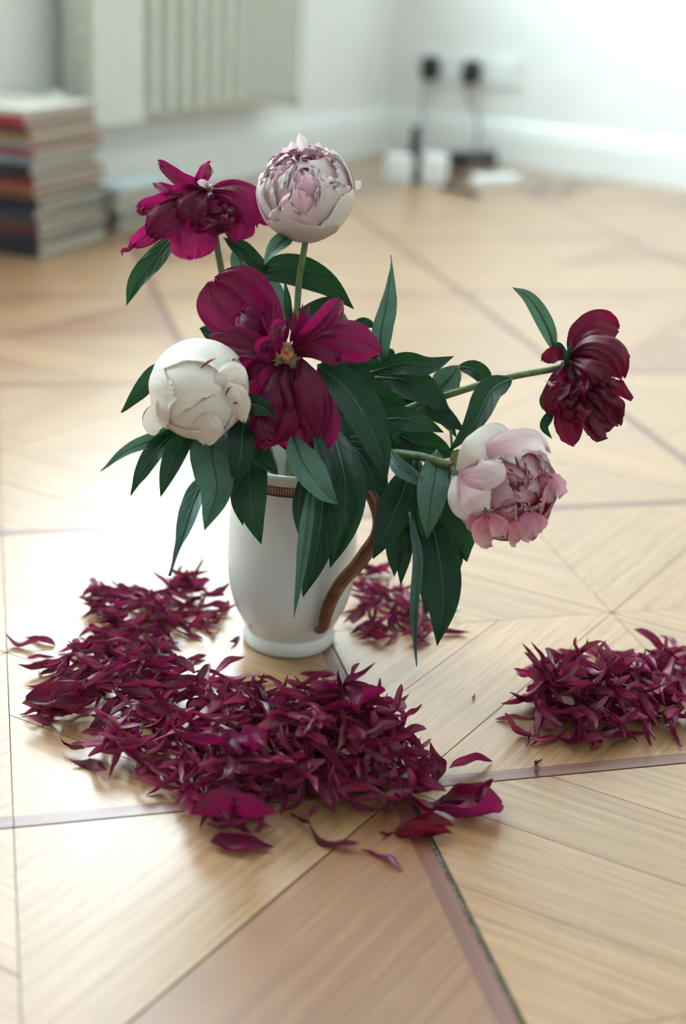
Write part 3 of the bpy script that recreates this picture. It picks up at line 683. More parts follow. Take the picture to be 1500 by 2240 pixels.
LL([(1120, 828, .0), (1075, 855, -.012), (1038, 925, -.018), (983, 990, -.01)], 30, 1.08, 'leaf', fold=.35, roll=20, ruffle=.25)
LL([(1000, 803, .01), (1035, 808, .006), (1058, 830, .008), (1052, 862, .015)], 20, 1.10, 'leaf', roll=-20)
LL([(1002, 800, .0), (985, 825, .0), (960, 850, .004), (935, 880, .01)], 28, 1.11, 'under', fold=.2, roll=20)
LL([(880, 870, .02), (930, 885, .01), (975, 912, .01), (1018, 945, .01)], 24, 1.12, 'leaf', fold=.3)
LL([(810, 815, .0), (880, 795, -.015), (935, 800, -.02), (993, 779, -.016)], 24, 1.09, 'leaf', fold=.35)
LL([(820, 825, .01), (885, 832, -.01), (940, 862, -.014), (987, 908, -.01)], 33, 1.09, 'leaf', fold=.25)
LL([(810, 925, .01), (870, 915, -.008), (920, 925, -.01), (970, 946, -.006)], 25, 1.085, 'leaf', fold=.25)
LL([(850, 860, .03), (900, 870, .02), (960, 900, .02), (1000, 960, .02)], 30, 1.13, 'leaf', roll=-15)
LL([(870, 950, .02), (910, 970, .015), (950, 980, .015), (1000, 1000, .02)], 34, 1.12, 'leaf')
LL([(830, 930, .03), (870, 970, .02), (895, 1000, .02), (905, 1040, .02)], 40, 1.13, 'leaf', roll=15)
stem(fl, px_path([(1000, 858, .0), (1003, 830, .0), (1002, 802, .0)], 1.098), .0014, .0010, 'petiole')
stem(fl, px_path([(990, 1000, .0), (988, 970, .0), (985, 940, .0)], 1.12), .0014, .0010, 'petiole')

# ---- 5. wilted magenta peony at the back left
fl = thing('magenta_peony', 'wilted magenta peony with limp drooping petals behind the bunch', 'flower', foot_pt(4), 'peonies in the jug')
stem(fl, [foot_pt(4), mouth_pt(4, -.008, .026), at(560, 820, 1.17), at(500, 650, 1.15), at(478, 560, 1.14), at(462, 450, 1.135)], .0031, .0028)
bl = obj('bloom', *blob_vf(at(470, 465, 1.135), .016, 33, (1, 1, 1.1), .35), M['magenta'], fl)
mp_ = lambda pts, w, mt_, **k: petal(bl, pts, w, 1.12, mt_, **k)
mp_([(470, 420, .012), (530, 425, .012), (565, 450, .012), (590, 490, .014)], 28, 'magenta', cup=.3)
mp_([(456, 412, 0), (425, 402, -.012), (388, 388, -.016), (350, 358, -.008)], 17, 'magenta', ruffle=.7, fold=.3, rag=.1)
mp_([(456, 410, 0), (440, 395, -.012), (448, 378, -.014), (460, 358, -.006)], 17, 'magenta', ruffle=.8, fold=.3, rag=.12)
mp_([(456, 415, 0), (405, 412, -.016), (375, 418, -.02), (335, 400, -.012)], 14, 'magenta', ruffle=.6, fold=.3)
mp_([(450, 425, 0), (385, 432, -.014), (345, 448, -.016), (306, 455, -.008)], 22, 'magenta', ruffle=.6, fold=.2, rag=.1)
mp_([(430, 440, 0), (380, 470, -.012), (330, 510, -.014), (285, 540, -.008)], 22, 'magenta', ruffle=.3)
mp_([(300, 530, -.01), (282, 545, -.012), (268, 548, -.012), (268, 560, -.012)], 5, 'magenta', ruffle=.6, prof=lance)
mp_([(318, 470, -.012), (308, 462, -.014), (302, 450, -.012)], 9, 'magenta', ruffle=.8, rag=.2, ns=8, nx=6)
mp_([(440, 425, 0), (395, 455, -.02), (345, 495, -.024), (325, 515, -.016)], 36, 'magenta', cup=-.35, ruffle=.35)
mp_([(440, 440, .006), (425, 485, -.008), (424, 530, -.01), (428, 568, -.004)], 52, 'magenta', cup=-.2, ruffle=.2, prof=strap)
mp_([(452, 415, 0), (425, 430, -.022), (405, 460, -.026), (396, 482, -.022)], 27, 'magenta', cup=-.5, ruffle=.5)
mp_([(452, 415, 0), (445, 440, -.024), (432, 470, -.026), (425, 490, -.02)], 17, 'magenta', cup=-.5, ruffle=.6)
mp_([(462, 415, 0), (510, 425, -.014), (550, 460, -.014), (560, 495, -.006)], 44, 'magenta', cup=-.45, ruffle=.2)
mp_([(470, 430, .006), (505, 470, .0), (520, 500, .0), (515, 528, .006)], 38, 'magenta', cup=-.3, ruffle=.35)
rp = random.Random(41)
for k in range(15):
    x, y = 475 + rp.uniform(-25, 30), 450 + rp.uniform(-15, 35)
    a = rp.uniform(.3, 2.8)
    mp_([(x, y, -.008), (x + 18 * math.cos(a), y + 18 * math.sin(a), -.02 + rp.uniform(-.006, .006)), (x + 40 * math.cos(a + .4), y + 40 * math.sin(a + .4), -.014)], rp.uniform(8, 15), 'magenta' if k % 4 else 'magenta', ruffle=1.0, rag=.2, cup=.5, ns=8, nx=6)
mp_([(455, 412, -.006), (448, 402, -.02), (432, 398, -.024)], 8, 'blush', ruffle=.8, ns=6, nx=6, name='petal_tip')
obj('calyx', *blob_vf(at(461, 420, 1.135), .006, 5, amp=.2), M['stem'], fl)
LL = lambda *a, **k: leaf(fl, *a, **k)
LL([(395, 500, .01), (345, 560, .0), (300, 615, -.005), (276, 669, -.002)], 23, 1.13, 'leaf', fold=.3, roll=15)
LL([(490, 520, .01), (530, 545, .005), (570, 580, .0), (610, 590, .0)], 19, 1.14, 'leaf', fold=.4)
LL([(512, 540, .02), (530, 580, .015), (560, 620, .012), (590, 660, .012)], 24, 1.15, 'under', roll=20)
LL([(545, 600, .02), (630, 588, .0), (710, 618, -.005), (774, 676, -.002)], 33, 1.13, 'leaf', fold=.25, ruffle=.22)
LL([(560, 590, .02), (585, 630, .015), (605, 680, .012), (620, 730, .012)], 27, 1.15, 'under', roll=-20)
LL([(620, 715, .0), (670, 685, -.005), (715, 662, -.008), (750, 655, -.006)], 16, 1.12, 'leaf')
LL([(560, 760, .03), (500, 742, .02), (460, 725, .02), (436, 718, .02)], 24, 1.13, 'leaf')
LL([(735, 790, .03), (745, 740, .02), (750, 700, .02), (735, 670, .02)], 13, 1.14, 'under')

# ---- 6. open dark magenta peony in front
fl = thing('magenta_peony', 'half-bare dark magenta peony facing front, orange carpels showing, one big round petal', 'flower', foot_pt(5), 'peonies in the jug')
c = at(622, 778, 1.075)
stem(fl, [foot_pt(5), mouth_pt(5, .0, -.02), at(625, 930, 1.12), at(622, 850, 1.10), c + FWD * .012], .0032, .0034)
bl = obj('bloom', *blob_vf(at(624, 786, 1.072), .0140, 55, (1, .55, 1), .08), M['recept'], fl)
fp = lambda pts, w, mt_, **k: petal(bl, pts, w, 1.065, mt_, **k)
for k, (x, y, r) in enumerate([(612, 772, 11), (627, 766, 10), (634, 776, 10), (622, 783, 10), (618, 757, 8)]):
    o = obj('carpel', *blob_vf(at(x, y, 1.056), r / F_PX * 1.06, k + 60, (1, 1, 1.1), .22, 8), M['carpel'], bl)
fp([(612, 770, .02), (560, 700, .010), (510, 655, .004), (466, 612, .008)], 84, 'magenta', cup=.18, ruffle=.12, rag=.02, ns=22, nx=16, fold=.05)
fp([(600, 735, -.002), (570, 712, -.010), (545, 696, -.010), (528, 684, -.004)], 32, 'magenta', cup=.5, ruffle=.1, rag=.02)
fp([(608, 772, .0), (560, 756, -.014), (510, 745, -.012), (462, 740, -.004)], 32, 'magenta', cup=.3, ruffle=.3, rag=.06)
fp([(605, 785, .004), (560, 780, -.004), (525, 800, -.002), (505, 830, .006)], 40, 'magenta', cup=.2, ruffle=.35)
fp([(610, 790, .004), (575, 810, .0), (555, 850, .002), (545, 900, .01)], 36, 'magenta', cup=.2, ruffle=.4)
fp([(622, 795, .0), (612, 860, -.008), (598, 920, -.006), (575, 978, .004)], 54, 'magenta', cup=-.2, ruffle=.3, rag=.05)
fp([(632, 795, .008), (640, 870, .002), (650, 930, .004), (655, 990, .01)], 66, 'magenta', cup=-.2, ruffle=.3, rag=.06)
fp([(640, 795, .004), (675, 860, .0), (695, 920, .002), (700, 985, .01)], 50, 'magenta', cup=-.2, ruffle=.35, rag=.06)
fp([(655, 785, -.004), (672, 830, -.018), (690, 890, -.018), (690, 950, -.008)], 38, 'magenta', cup=-.4, ruffle=.35, rag=.05)
fp([(625, 800, -.008), (622, 840, -.018), (634, 880, -.018), (630, 905, -.014)], 12, 'magenta', cup=-.5, ruffle=.5, fold=-.4)
fp([(615, 800, -.004), (602, 850, -.016), (596, 890, -.016), (600, 925, -.010)], 30, 'magenta', cup=-.4, ruffle=.4)
fp([(575, 900, -.012), (570, 930, -.014), (585, 955, -.012), (600, 970, -.006)], 22, 'magenta', cup=-.3, ruffle=.5, rag=.1)
fp([(645, 770, .0), (710, 745, -.010), (770, 748, -.010), (830, 772, .0)], 46, 'magenta', cup=-.3, ruffle=.3, rag=.06)
fp([(650, 775, -.004), (690, 765, -.014), (720, 770, -.014), (745, 790, -.008)], 25, 'magenta', cup=.4, ruffle=.4)
fp([(640, 760, -.002), (680, 725, -.016), (715, 690, -.018), (742, 655, -.010)], 24, 'magenta', fold=.4, ruffle=.5, rag=.08)
fp([(640, 755, .002), (690, 715, -.004), (730, 690, -.004), (748, 660, .0)], 18, 'magenta', fold=-.4, ruffle=.5, rag=.08)
for pts, w in [([(640, 750, -.004), (665, 710, -.012), (676, 660, -.010)], 9), ([(635, 750, -.004), (645, 715, -.012), (642, 672, -.010)], 8), ([(640, 745, -.002), (655, 710, -.006), (662, 662, -.006)], 7),
               ([(612, 755, -.002), (590, 715, -.014), (562, 655, -.012)], 13), ([(615, 755, -.002), (605, 710, -.012), (601, 662, -.010)], 11), ([(612, 760, .0), (580, 720, -.01), (572, 690, -.01)], 12), ([(622, 752, 0), (626, 715, -.008), (630, 690, -.008)], 9)]:
    fp(pts, w, 'magenta', prof=lance, fold=.4, ruffle=.5, ns=10, nx=6)
fp([(612, 775, -.012), (604, 745, -.024), (606, 722, -.024), (618, 705, -.018)], 17, 'magenta', cup=.6, ruffle=.7)
fp([(600, 785, -.016), (582, 775, -.026), (574, 760, -.026), (588, 745, -.022)], 17, 'magenta', cup=.6, ruffle=1.0, rag=.15)
LL = lambda *a, **k: leaf(fl, *a, **k)
LL([(560, 930, .01), (562, 970, .0), (582, 1010, -.005), (608, 1036, -.002)], 22, 1.085, 'leaf', fold=.4)
LL([(560, 960, .02), (545, 1030, .0), (550, 1110, -.006), (571, 1190, .0)], 38, 1.09, 'leaf', fold=.22)
LL([(545, 1000, .02), (528, 1050, .005), (522, 1100, .0), (531, 1150, .0)], 20, 1.085, 'leaf')
LL([(640, 950, .0), (662, 1010, -.015), (700, 1065, -.022), (738, 1104, -.016)], 34, 1.07, 'under', fold=.3, roll=-15)
LL([(690, 940, .0), (700, 980, -.008), (705, 1000, -.008), (708, 1018, -.004)], 14, 1.075, 'under')
LL([(725, 930, .03), (752, 1040, .0), (750, 1140, -.008), (722, 1242, .0)], 44, 1.09, 'leaf', fold=.2)
LL([(700, 960, .02), (705, 1080, -.005), (692, 1200, -.012), (662, 1306, -.005)], 40, 1.085, 'leaf', fold=.2)
LL([(685, 1040, .0), (672, 1140, -.018), (660, 1240, -.022), (642, 1352, -.012)], 15, 1.07, 'under', fold=.5, twist=25)
LL([(670, 1020, .0), (656, 1080, -.01), (652, 1130, -.012), (662, 1195, -.008)], 13, 1.08, 'leaf')
LL([(695, 800, .0), (765, 860, -.02), (820, 960, -.028), (848, 1060, -.018)], 42, 1.07, 'leaf', fold=.35, roll=-12)
LL([(838, 800, .0), (832, 735, -.008), (848, 650, -.012), (856, 558, -.008)], 24, 1.10, 'under', twist=50, fold=.4)
LL([(750, 730, .0), (785, 710, -.004), (805, 708, -.004), (824, 717, 0)], 13, 1.09, 'leaf', fold=.4)
LL([(700, 900, .03), (760, 920, .015), (820, 960, .01), (870, 1010, .012)], 48, 1.11, 'leaf')
LL([(690, 820, .03), (760, 800, .015), (820, 800, .012), (870, 830, .014)], 44, 1.11, 'leaf')
LL([(720, 850, .03), (780, 850, .02), (840, 870, .02), (900, 900, .02)], 50, 1.12, 'leaf')
LL([(740, 950, .03), (790, 1000, .01), (820, 1060, .008), (835, 1120, .01)], 36, 1.10, 'leaf')
LL([(815, 830, .01), (840, 790, .0), (852, 775, .0), (858, 800, .0)], 16, 1.10, 'leaf')
stem(fl, px_path([(605, 1050, .03), (600, 1010, .01), (570, 960, .0)], 1.12), .0016, .0014, 'petiole')
stem(fl, px_path([(628, 1055, .03), (632, 1000, .01), (640, 950, .0)], 1.12), .0026, .0022, 'side_stem')

# ------------------------------------------------------------------ radiator under the window
def rbox(s0, s1, r0, r1, z0, z1, name, mat, parent, bev=.004):
    o = obj(name, *room_box(s0, s1, r0, r1, z0, z1), M[mat], parent, smooth=False); bevel_obj(o, bev); return o
M['added_pipe'] = plain('added_pipe_paint', (.62, .655, .60), .4)
rad = thing('radiator', 'pale ribbed radiator mounted on the left wall above the baseboard', 'radiator', room(1.15, .06, .19))
rbox(.74, 1.40, .055, .088, .195, .77, 'panel', 'rad', rad)
rbox(1.395, 1.58, .04, .122, .19, .78, 'end_panel', 'rad', rad, .008)
rbox(.715, .74, .045, .118, .19, .78, 'end_cap', 'rad', rad, .006)
rbox(.72, 1.57, .045, .118, .78, .795, 'top_grille', 'rad', rad)
for k in range(11): rbox(.752 + k * .0585, .752 + k * .0585 + 0.030, .087, .121, .205, .765, 'rib', 'rad', rad, .009)
for s in (.85, 1.45): rbox(s, s + .03, .002, .056, .3, .7, 'bracket', 'rad', rad)
vp = [room(1.60, .07, .235), room(1.635, .085, .235), room(1.655, .085, .20), room(1.655, .085, .0)]
obj('pipe', *tube_vf(catmull(vp, 20), .009, 10), M['rad'], rad)
obj('shadow_line_pipe', *tube_vf([room(1.598, .108, .0), room(1.598, .108, .6), room(1.598, .108, 3.39)], .0125, 14), M['added_pipe'], rad)  # added pipe, stands in for the shadow line at the radiator's left edge
obj('connector', *tube_vf([room(1.575, .07, .235), room(1.61, .07, .235)], .011, 10), M['rad'], rad)
obj('valve', *lathe_vf([(0, 0), (.017, 0), (.021, .008), (.021, .036), (.014, .045), (0, .045)], room(1.655, .085, .225), 20), M['plastic'], rad)

# ------------------------------------------------------------------ books and magazines on the floor
rb = random.Random(21)
def book_mat(name, col):
    return plain(name, col, .45, noise_amt=.12, scale=25)
pg, nt, bs = newmat('page_edges'); tcn = node(nt, 'ShaderNodeTexCoord'); mpn = node(nt, 'ShaderNodeMapping'); mpn.inputs['Scale'].default_value = (2, 2, 900)
nt.links.new(tcn.outputs['Object'], mpn.inputs[0]); nzn = node(nt, 'ShaderNodeTexNoise', inp={'Scale': 1.0, 'Detail': 2.0}); nt.links.new(mpn.outputs[0], nzn.inputs['Vector'])
rn = ramp(nt, [(.3, (.30, .28, .23)), (.7, (.56, .54, .47))]); nt.links.new(nzn.outputs['Fac'], rn.inputs[0]); nt.links.new(rn.outputs[0], bs.inputs['Base Color']); bs.inputs['Roughness'].default_value = .8
def book(P, ang, la, lb, h, z, cmat, label, group, cat='book'):
    """P near corner on the floor, spine along b (away to the left), fore-depth along a"""
    a = Vector((math.cos(ang), math.sin(ang), 0)); b = Vector((-a.y, a.x, 0))
    P = Vector((P.x, P.y, z)); t = .0014
    th = thing('book', label, cat, P + a * la / 2 + b * lb / 2, group)
    obj('page_block', *box_vf(P + a * .002 + b * .003 + ZV * t, a * (la - .006), b * (lb - .006), ZV * (h - 2 * t)), pg, th, smooth=False)
    obj('front_cover', *box_vf(P + ZV * (h - t), a * la, b * lb, ZV * t), cmat, th, smooth=False)
    obj('back_cover', *box_vf(P, a * la, b * lb, ZV * t), cmat, th, smooth=False)
    obj('spine', *box_vf(P - a * .0016 , a * .0030, b * lb, ZV * h), cmat, th, smooth=False)
    return th
cols = {'black': (.018, .018, .028), 'navy': (.022, .03, .06), 'brown': (.11, .05, .035), 'orange': (.42, .13, .05), 'red': (.36, .03, .045), 'dark red': (.16, .02, .035),
        'ochre': (.46, .28, .12), 'grey': (.26, .28, .28), 'maroon': (.12, .025, .04), 'cream': (.62, .60, .52), 'blue-grey': (.20, .25, .30), 'pale blue': (.50, .58, .62)}
cm = {k: book_mat('cover_' + k.replace(' ', '_').replace('-', '_'), v) for k, v in cols.items()}
seq = [('black', .026), ('navy', .016), ('maroon', .014), ('brown', .018), ('navy', .022), ('black', .016), ('brown', .014), ('orange', .013), ('dark red', .018), ('black', .022), ('blue-grey', .014), ('red', .015), ('grey', .012), ('ochre', .016), ('maroon', .014), ('red', .018), ('cream', .010)]
tot = sum(q[1] for q in seq); k_ = .272 / tot; z = 0.0
Pn = Vector((-.609, 2.606, 0)); angb = math.radians(69)
used = {}
for i, (cn, h) in enumerate(seq):
    h *= k_; used[cn] = used.get(cn, 0) + 1
    place = ['lowest in', 'second from the floor in', 'third from the floor in', 'fourth from the floor in', 'fifth from the floor in', 'sixth from the floor in', 'seventh from the floor in', 'eighth from the floor in', 'ninth from the floor in', 'eighth from the top of', 'seventh from the top of', 'sixth from the top of', 'fifth from the top of', 'fourth from the top of', 'third from the top of', 'just under the top book of', 'topmost of'][i]
    off = Vector((rb.uniform(-.006, .006), rb.uniform(-.006, .006), 0))
    book(Pn + off - Vector((.02 * z / .27 * .9, 0, 0)), angb + rb.uniform(-.03, .03), 0.25 + rb.uniform(-.012, .008), .27, h, z, cm[cn], '%s book %s the tall stack by the radiator' % (cn, place), 'tall stack of books'); z += h + .0002
z = 0.0; P2 = on_floor(262, 508)
for i, (cn, h, lab) in enumerate([('grey', .026, 'grey book at the bottom of the low stack'), ('navy', .012, 'navy blue book second in the low stack'), ('cream', .030, 'thick cream book second from top of the low stack'), ('pale blue', .022, 'pale blue book on top of the low stack')]):
    book(P2 + Vector((rb.uniform(-.005, .005), rb.uniform(-.005, .005), 0)), math.radians(62) + rb.uniform(-.05, .05), .20, .13, h, z, cm[cn], lab, 'low stack of books'); z += h + .0002

# ------------------------------------------------------------------ sockets, plugs and cables in the corner
def on_right(r, d, z): return room(d, r, z)
def right_box(r0, r1, d0, d1, z0, z1): return box_vf(room(d0, r0, z0), DR * (r1 - r0), DL * (d1 - d0), ZV * (z1 - z0))
so = thing('wall_socket', 'white triple wall socket low on the right wall', 'socket', on_right(.27, 0, .222))
bevel_obj(obj('frame', *right_box(.105, .43, 0, .009, .224, .312), M['plastic'], so, smooth=False), .003)
def disc_on_right(r, z, rad_, d0, d1, name, mat, parent, n=24):
    V, Fc = [], []
    for d in (d0, d1):
        for k in range(n): V.append(on_right(r + rad_ * math.cos(2 * math.pi * k / n), d, z + rad_ * math.sin(2 * math.pi * k / n)))
    Fc = [(k, (k + 1) % n, n + (k + 1) % n, n + k) for k in range(n)] + [tuple(reversed(range(n))), tuple(range(n, 2 * n))]
    return obj(name, V, Fc, M[mat], parent, smooth=False)
for r in (.155, .268, .378):
    ins = obj('insert', *right_box(r - .036, r + .036, .009, .0115, .231, .305), M['plastic'], so, smooth=False); bevel_obj(ins, .002)
    disc_on_right(r, .268, .021, .0115, .0122, 'recess', 'plastic', ins)
def cable(name, P, rad_, mat, label=None, parent=None, cat='cable', group=None):
    o = obj(name, *tube_vf(catmull(P, 90), rad_, 8), M[mat], parent)
    if label: tag(o, label, cat, group)
    return o
for r, lab, tilt in ((.142, 'black plug in the wall socket nearest the room corner', 0), (.282, 'black plug in the middle of the triple wall socket', 1)):
    p = thing('power_plug', lab, 'plug', on_right(r, .012, .225), 'black plugs in the wall socket')
    V, Fc = [], []
    secs = [(.012, .026, .034), (.03, .027, .036), (.048, .024, .034), (.058, .016, .026)]
    for d, hw, hh in secs:
        for k in range(16):
            a = 2 * math.pi * k / 16; ca, sa = math.cos(a), math.sin(a)
            q = (abs(ca) ** 4 + abs(sa) ** 4) ** -.25
            V.append(on_right(r + hw * ca * q, d, .262 + hh * sa * q))
    for i in range(3):
        for k in range(16): Fc.append((i * 16 + k, i * 16 + (k + 1) % 16, (i + 1) * 16 + (k + 1) % 16, (i + 1) * 16 + k))
    Fc += [tuple(reversed(range(16))), tuple(range(48, 64))]
    obj('plug_body', V, Fc, M['black'], p)
    if tilt: cb = [on_right(r, .05, .235), on_right(r + .01, .06, .19), on_right(r + .045, .05, .13), on_right(r + .05, .06, .05), on_right(r + .02, .09, .006), on_right(r - .04, .16, .006)]
    else: cb = [on_right(r, .05, .235), on_right(r - .005, .055, .17), on_right(r + .0, .05, .09), on_right(r + .01, .06, .03), on_right(r + .04, .10, .006), on_right(r + .08, .15, .006)]
    cable('plug_cable', cb, .003, 'cable_brown' if tilt else 'cable_grey', parent=p)
def rounded_box_thing(name, label, cat, px, py, wpx, hpx, dep, mat, group=None, ang=0.0):
    """upright box standing on the floor with its base front edge centred at the pixel"""
    b = on_floor(px, py); dist = (b - CAM).dot(FWD); w = wpx / F_PX * dist; h = hpx / F_PX * dist / .94
    t = thing(name, label, cat, b, group)
    x = Vector((math.cos(ang), math.sin(ang), 0)); y = Vector((-x.y, x.x, 0))
    bevel_obj(obj('casing', *box_vf(b - x * w / 2, x * w, y * dep, ZV * h), M[mat], t, smooth=False), .006, 3)
    return t, b, x, y, w, h
t, b, x, y, w, h = rounded_box_thing('power_adapter', 'white boxy adapter standing in the corner, nearer the radiator', 'adapter', 866, 402, 58, 58, .04, 'plastic', ang=-.25)
obj('socket_face', *box_vf(b - x * .018 - y * .001 + ZV * .02, x * .036, y * .002, ZV * .036), M['trim'], t, smooth=False)
t, b, x, y, w, h = rounded_box_thing('power_adapter', 'white boxy adapter standing right of the slim black device', 'adapter', 944, 404, 52, 60, .04, 'plastic', ang=-.35)
obj('socket_face', *box_vf(b - x * .016 - y * .001 + ZV * .02, x * .032, y * .002, ZV * .036), M['trim'], t, smooth=False)
b = on_floor(901, 398); t = thing('black_device', 'slim black upright device between two white adapters', 'device', b)
V, Fc = [], []
for zz, hw in ((0, .022), (.004, .0235), (.06, .020), (.10, .014), (.145, .0125), (.152, .009)):
    for k in range(12):
        a = 2 * math.pi * k / 12; V.append(b + Vector((hw * math.cos(a), .8 * hw * math.sin(a), zz)))
for i in range(5):
    for k in range(12): Fc.append((i * 12 + k, i * 12 + (k + 1) % 12, (i + 1) * 12 + (k + 1) % 12, (i + 1) * 12 + k))
Fc += [tuple(reversed(range(12))), tuple(range(60, 72))]
obj('casing', V, Fc, M['black'], t)
obj('keypad', *box_vf(b + Vector((-.008, -.0195, .03)), Vector((.016, 0, 0)), Vector((0, .004, 0)), ZV * .03), M['cable_grey'], t, smooth=False)
# flat white power strip
b0, b1 = on_floor(1050, 412), on_floor(1140, 410); xx = (b1 - b0).normalized(); yy = Vector((-xx.y, xx.x, 0))
t = thing('power_strip', 'flat white multi-outlet power strip on the floor', 'power strip', (b0 + b1) / 2)
bevel_obj(obj('casing', *box_vf(b0, b1 - b0, yy * .055, ZV * .03), M['plastic'], t, smooth=False), .006, 3)
for k in range(2):
    q = b0 + (b1 - b0) * (.28 + .44 * k) + yy * .0275 + ZV * .03
    obj('outlet', *lathe_vf([(.0, .0003), (.016, .0003), (.018, .0012), (.019, .0), ], q, 20), M['trim'], t)
cable('strip_cable', [b1 + yy * .03 + ZV * .012, b1 + xx * .015 + yy * .032 + ZV * .006, b1 + xx * .03 + yy * .05 + ZV * .0045], .004, 'cable_grey', parent=t)
rc = random.Random(2)
P = []
for k in range(22):
    q = on_floor(985 + 90 * (k / 21) + rc.uniform(-24, 24), 362 + rc.uniform(-8, 9)); q.z = .009 + rc.uniform(0, .035); P.append(q)
P[0].z = .006; P[-1].z = .006
cable('coiled_cable', P, .0085, 'black', 'tangled thick black cable heaped by the right wall', cat='cable')
P = []
for k in range(10):
    q = on_floor(962 + 60 * (k / 9), 392 + 6 * math.sin(k * 1.7)); q.z = .0045 + .012 * (k % 2); P.append(q)
P[0].z = P[-1].z = .005
cable('coiled_cable', P, .0045, 'black', 'thin black cable looping in front of the white adapters', cat='cable')
cable('cable', [on_floor(968, 408, .005), on_floor(990, 412, .005), on_floor(1015, 418, .005), on_floor(1042, 426, .005)], .0085, 'black', 'short thick black cable end lying before the adapters', cat='cable')
cable('cable', [on_floor(975, 396, .004), on_floor(1000, 388, .004), on_floor(1030, 396, .004), on_floor(1050, 404, .004)], .004, 'cable_brown', 'brown cable leading to the white power strip', cat='cable')
P = [on_floor(1150 + 18 * k, 402 + 9 * math.sin(k * 1.9) + (k % 3) * 2, .0036) for k in range(9)]
cable('cable', P, .0036, 'cable_grey', 'pale grey cable wriggling along the right wall', cat='cable')
P = [on_floor(1170 + 14 * k, 412 + 8 * math.cos(k * 1.4), .011) for k in range(7)]; P[0].z = P[-1].z = .0036
cable('cable', P, .0036, 'cable_grey', 'pale grey cable looped over another by the right wall', cat='cable')

# ------------------------------------------------------------------ fallen petals
rd = random.Random(77)
def dried_petal_vf(L, hw, arch, cupv, tw, seed, kind=0, ns=12, nx=8):
    V, Fc, UV = [], [], []; sd = Vector((seed * 4.7, seed * 1.3, 2))
    for i in range(ns + 1):
        s = i / ns
        w = hw * (max(.02, math.sin(math.pi * s ** .75) ** .85) if kind == 0 else max(.03, broad(s * .99)))
        y0 = L * .10 * math.sin(seed * 2.1) * math.sin(math.pi * s) + L * .05 * noise.noise(Vector((s * 3, 0, 0)) + sd)
        z0 = L * arch * (4 * (s - .5) ** 2) + L * .05 * noise.noise(Vector((s * 2.5, 7, 0)) + sd)
        a = math.radians(tw * (s - .4))
        for k in range(nx + 1):
            t = -1 + 2 * k / nx
            y = w * t * (1 - .35 * min(1, abs(cupv))); zz = w * cupv * t * t + w * .55 * noise.noise(Vector((s * 2, t * 4, 8)) + sd) + w * .45 * noise.noise(Vector((s * 4, t * 2, 3)) + sd) * abs(t)
            V.append(Vector((L * (s - .5), y0 + y * math.cos(a) - zz * math.sin(a), z0 + y * math.sin(a) + zz * math.cos(a)))); UV.append((s, (t + 1) / 2))
    zm = min(v.z for v in V)
    for v in V: v.z -= zm
    for i in range(ns):
        for k in range(nx):
            q = i * (nx + 1) + k; Fc.append((q, q + 1, q + nx + 2, q + nx + 1))
    return V, Fc, UV
variants = []; look = []
for k in range(16):
    L = rd.uniform(.024, .038); kind = 1 if k % 8 == 4 else 0; tw_ = rd.choice((-1, 1)) * (rd.uniform(20, 50), rd.uniform(70, 140))[k % 2]; cu_ = (rd.uniform(.6, 1.0), rd.uniform(1.4, 2.4))[(k // 2) % 2]
    vf = dried_petal_vf(L, L * (rd.uniform(.075, .12) if kind == 0 else rd.uniform(.16, .20)), rd.uniform(-.10, .22), cu_, tw_, k + 1, kind)
    look.append(('blunt broad' if kind else ('long ' if L > .031 else 'short ') + ('tightly rolled' if cu_ > 1.2 else 'shallow')) + (' twisted' if k % 2 else ''))
    me = mesh_of('fallen_petal', vf[0], vf[1], vf[2]); me.materials.append(M['dry_red'] if k % 6 == 5 else M['dry']); variants.append((me, vf, L))
def inside(p, poly):
    c = False; j = len(poly) - 1
    for i in range(len(poly)):
        if (poly[i][1] > p[1]) != (poly[j][1] > p[1]) and p[0] < (poly[j][0] - poly[i][0]) * (p[1] - poly[i][1]) / (poly[j][1] - poly[i][1]) + poly[i][0]: c = not c
        j = i
    return c
CELL = .003; field = {}
def fcell(x, y): return (int(math.floor(x / CELL)), int(math.floor(y / CELL)))
st_V, st_F, st_UV = [], [], []
def put(px, py, vi, rz, tilt, roll, sc, lift=.0):
    """lay a petal on what is already there; returns its matrix"""
    me, vf, L = variants[vi]; q = on_floor(px, py)
    Mx = Matrix.Rotation(rz, 4, 'Z') @ Matrix.Rotation(tilt, 4, 'Y') @ Matrix.Rotation(roll, 4, 'X') @ Matrix.Scale(sc, 4)
    pts = [Mx @ v for v in vf[0]]
    # highest resting need over the low points of the petal
    need = []
    for v in pts[::3]:
        c = fcell(q.x + v.x, q.y + v.y); need.append(field.get(c, 0.0) - v.z)
    need.sort(); z = max(need[int(len(need) * .80)], -min(v.z for v in pts) + .0003)
    Mw = Matrix.Translation(Vector((q.x, q.y, z))) @ Mx
    for v in pts:
        c = fcell(q.x + v.x, q.y + v.y); field[c] = max(field.get(c, 0.0), min(v.z + z, field.get(c, 0.0) + .0035))
    return Mw
def emit(Mw, vi, label, group):
    o = bpy.data.objects.new('fallen_petal', variants[vi][0]); COL.objects.link(o); o.matrix_world = Mw
    return tag(o, label, 'petal', group)
def emit_stuff(Mw, vi):
    _, vf, _ = variants[vi]; k = len(st_V)
    st_V.extend(Mw @ v for v in vf[0]); st_UV.extend(vf[2]); st_F.extend(tuple(i + k for i in f) for f in vf[1])
JUGR = .046
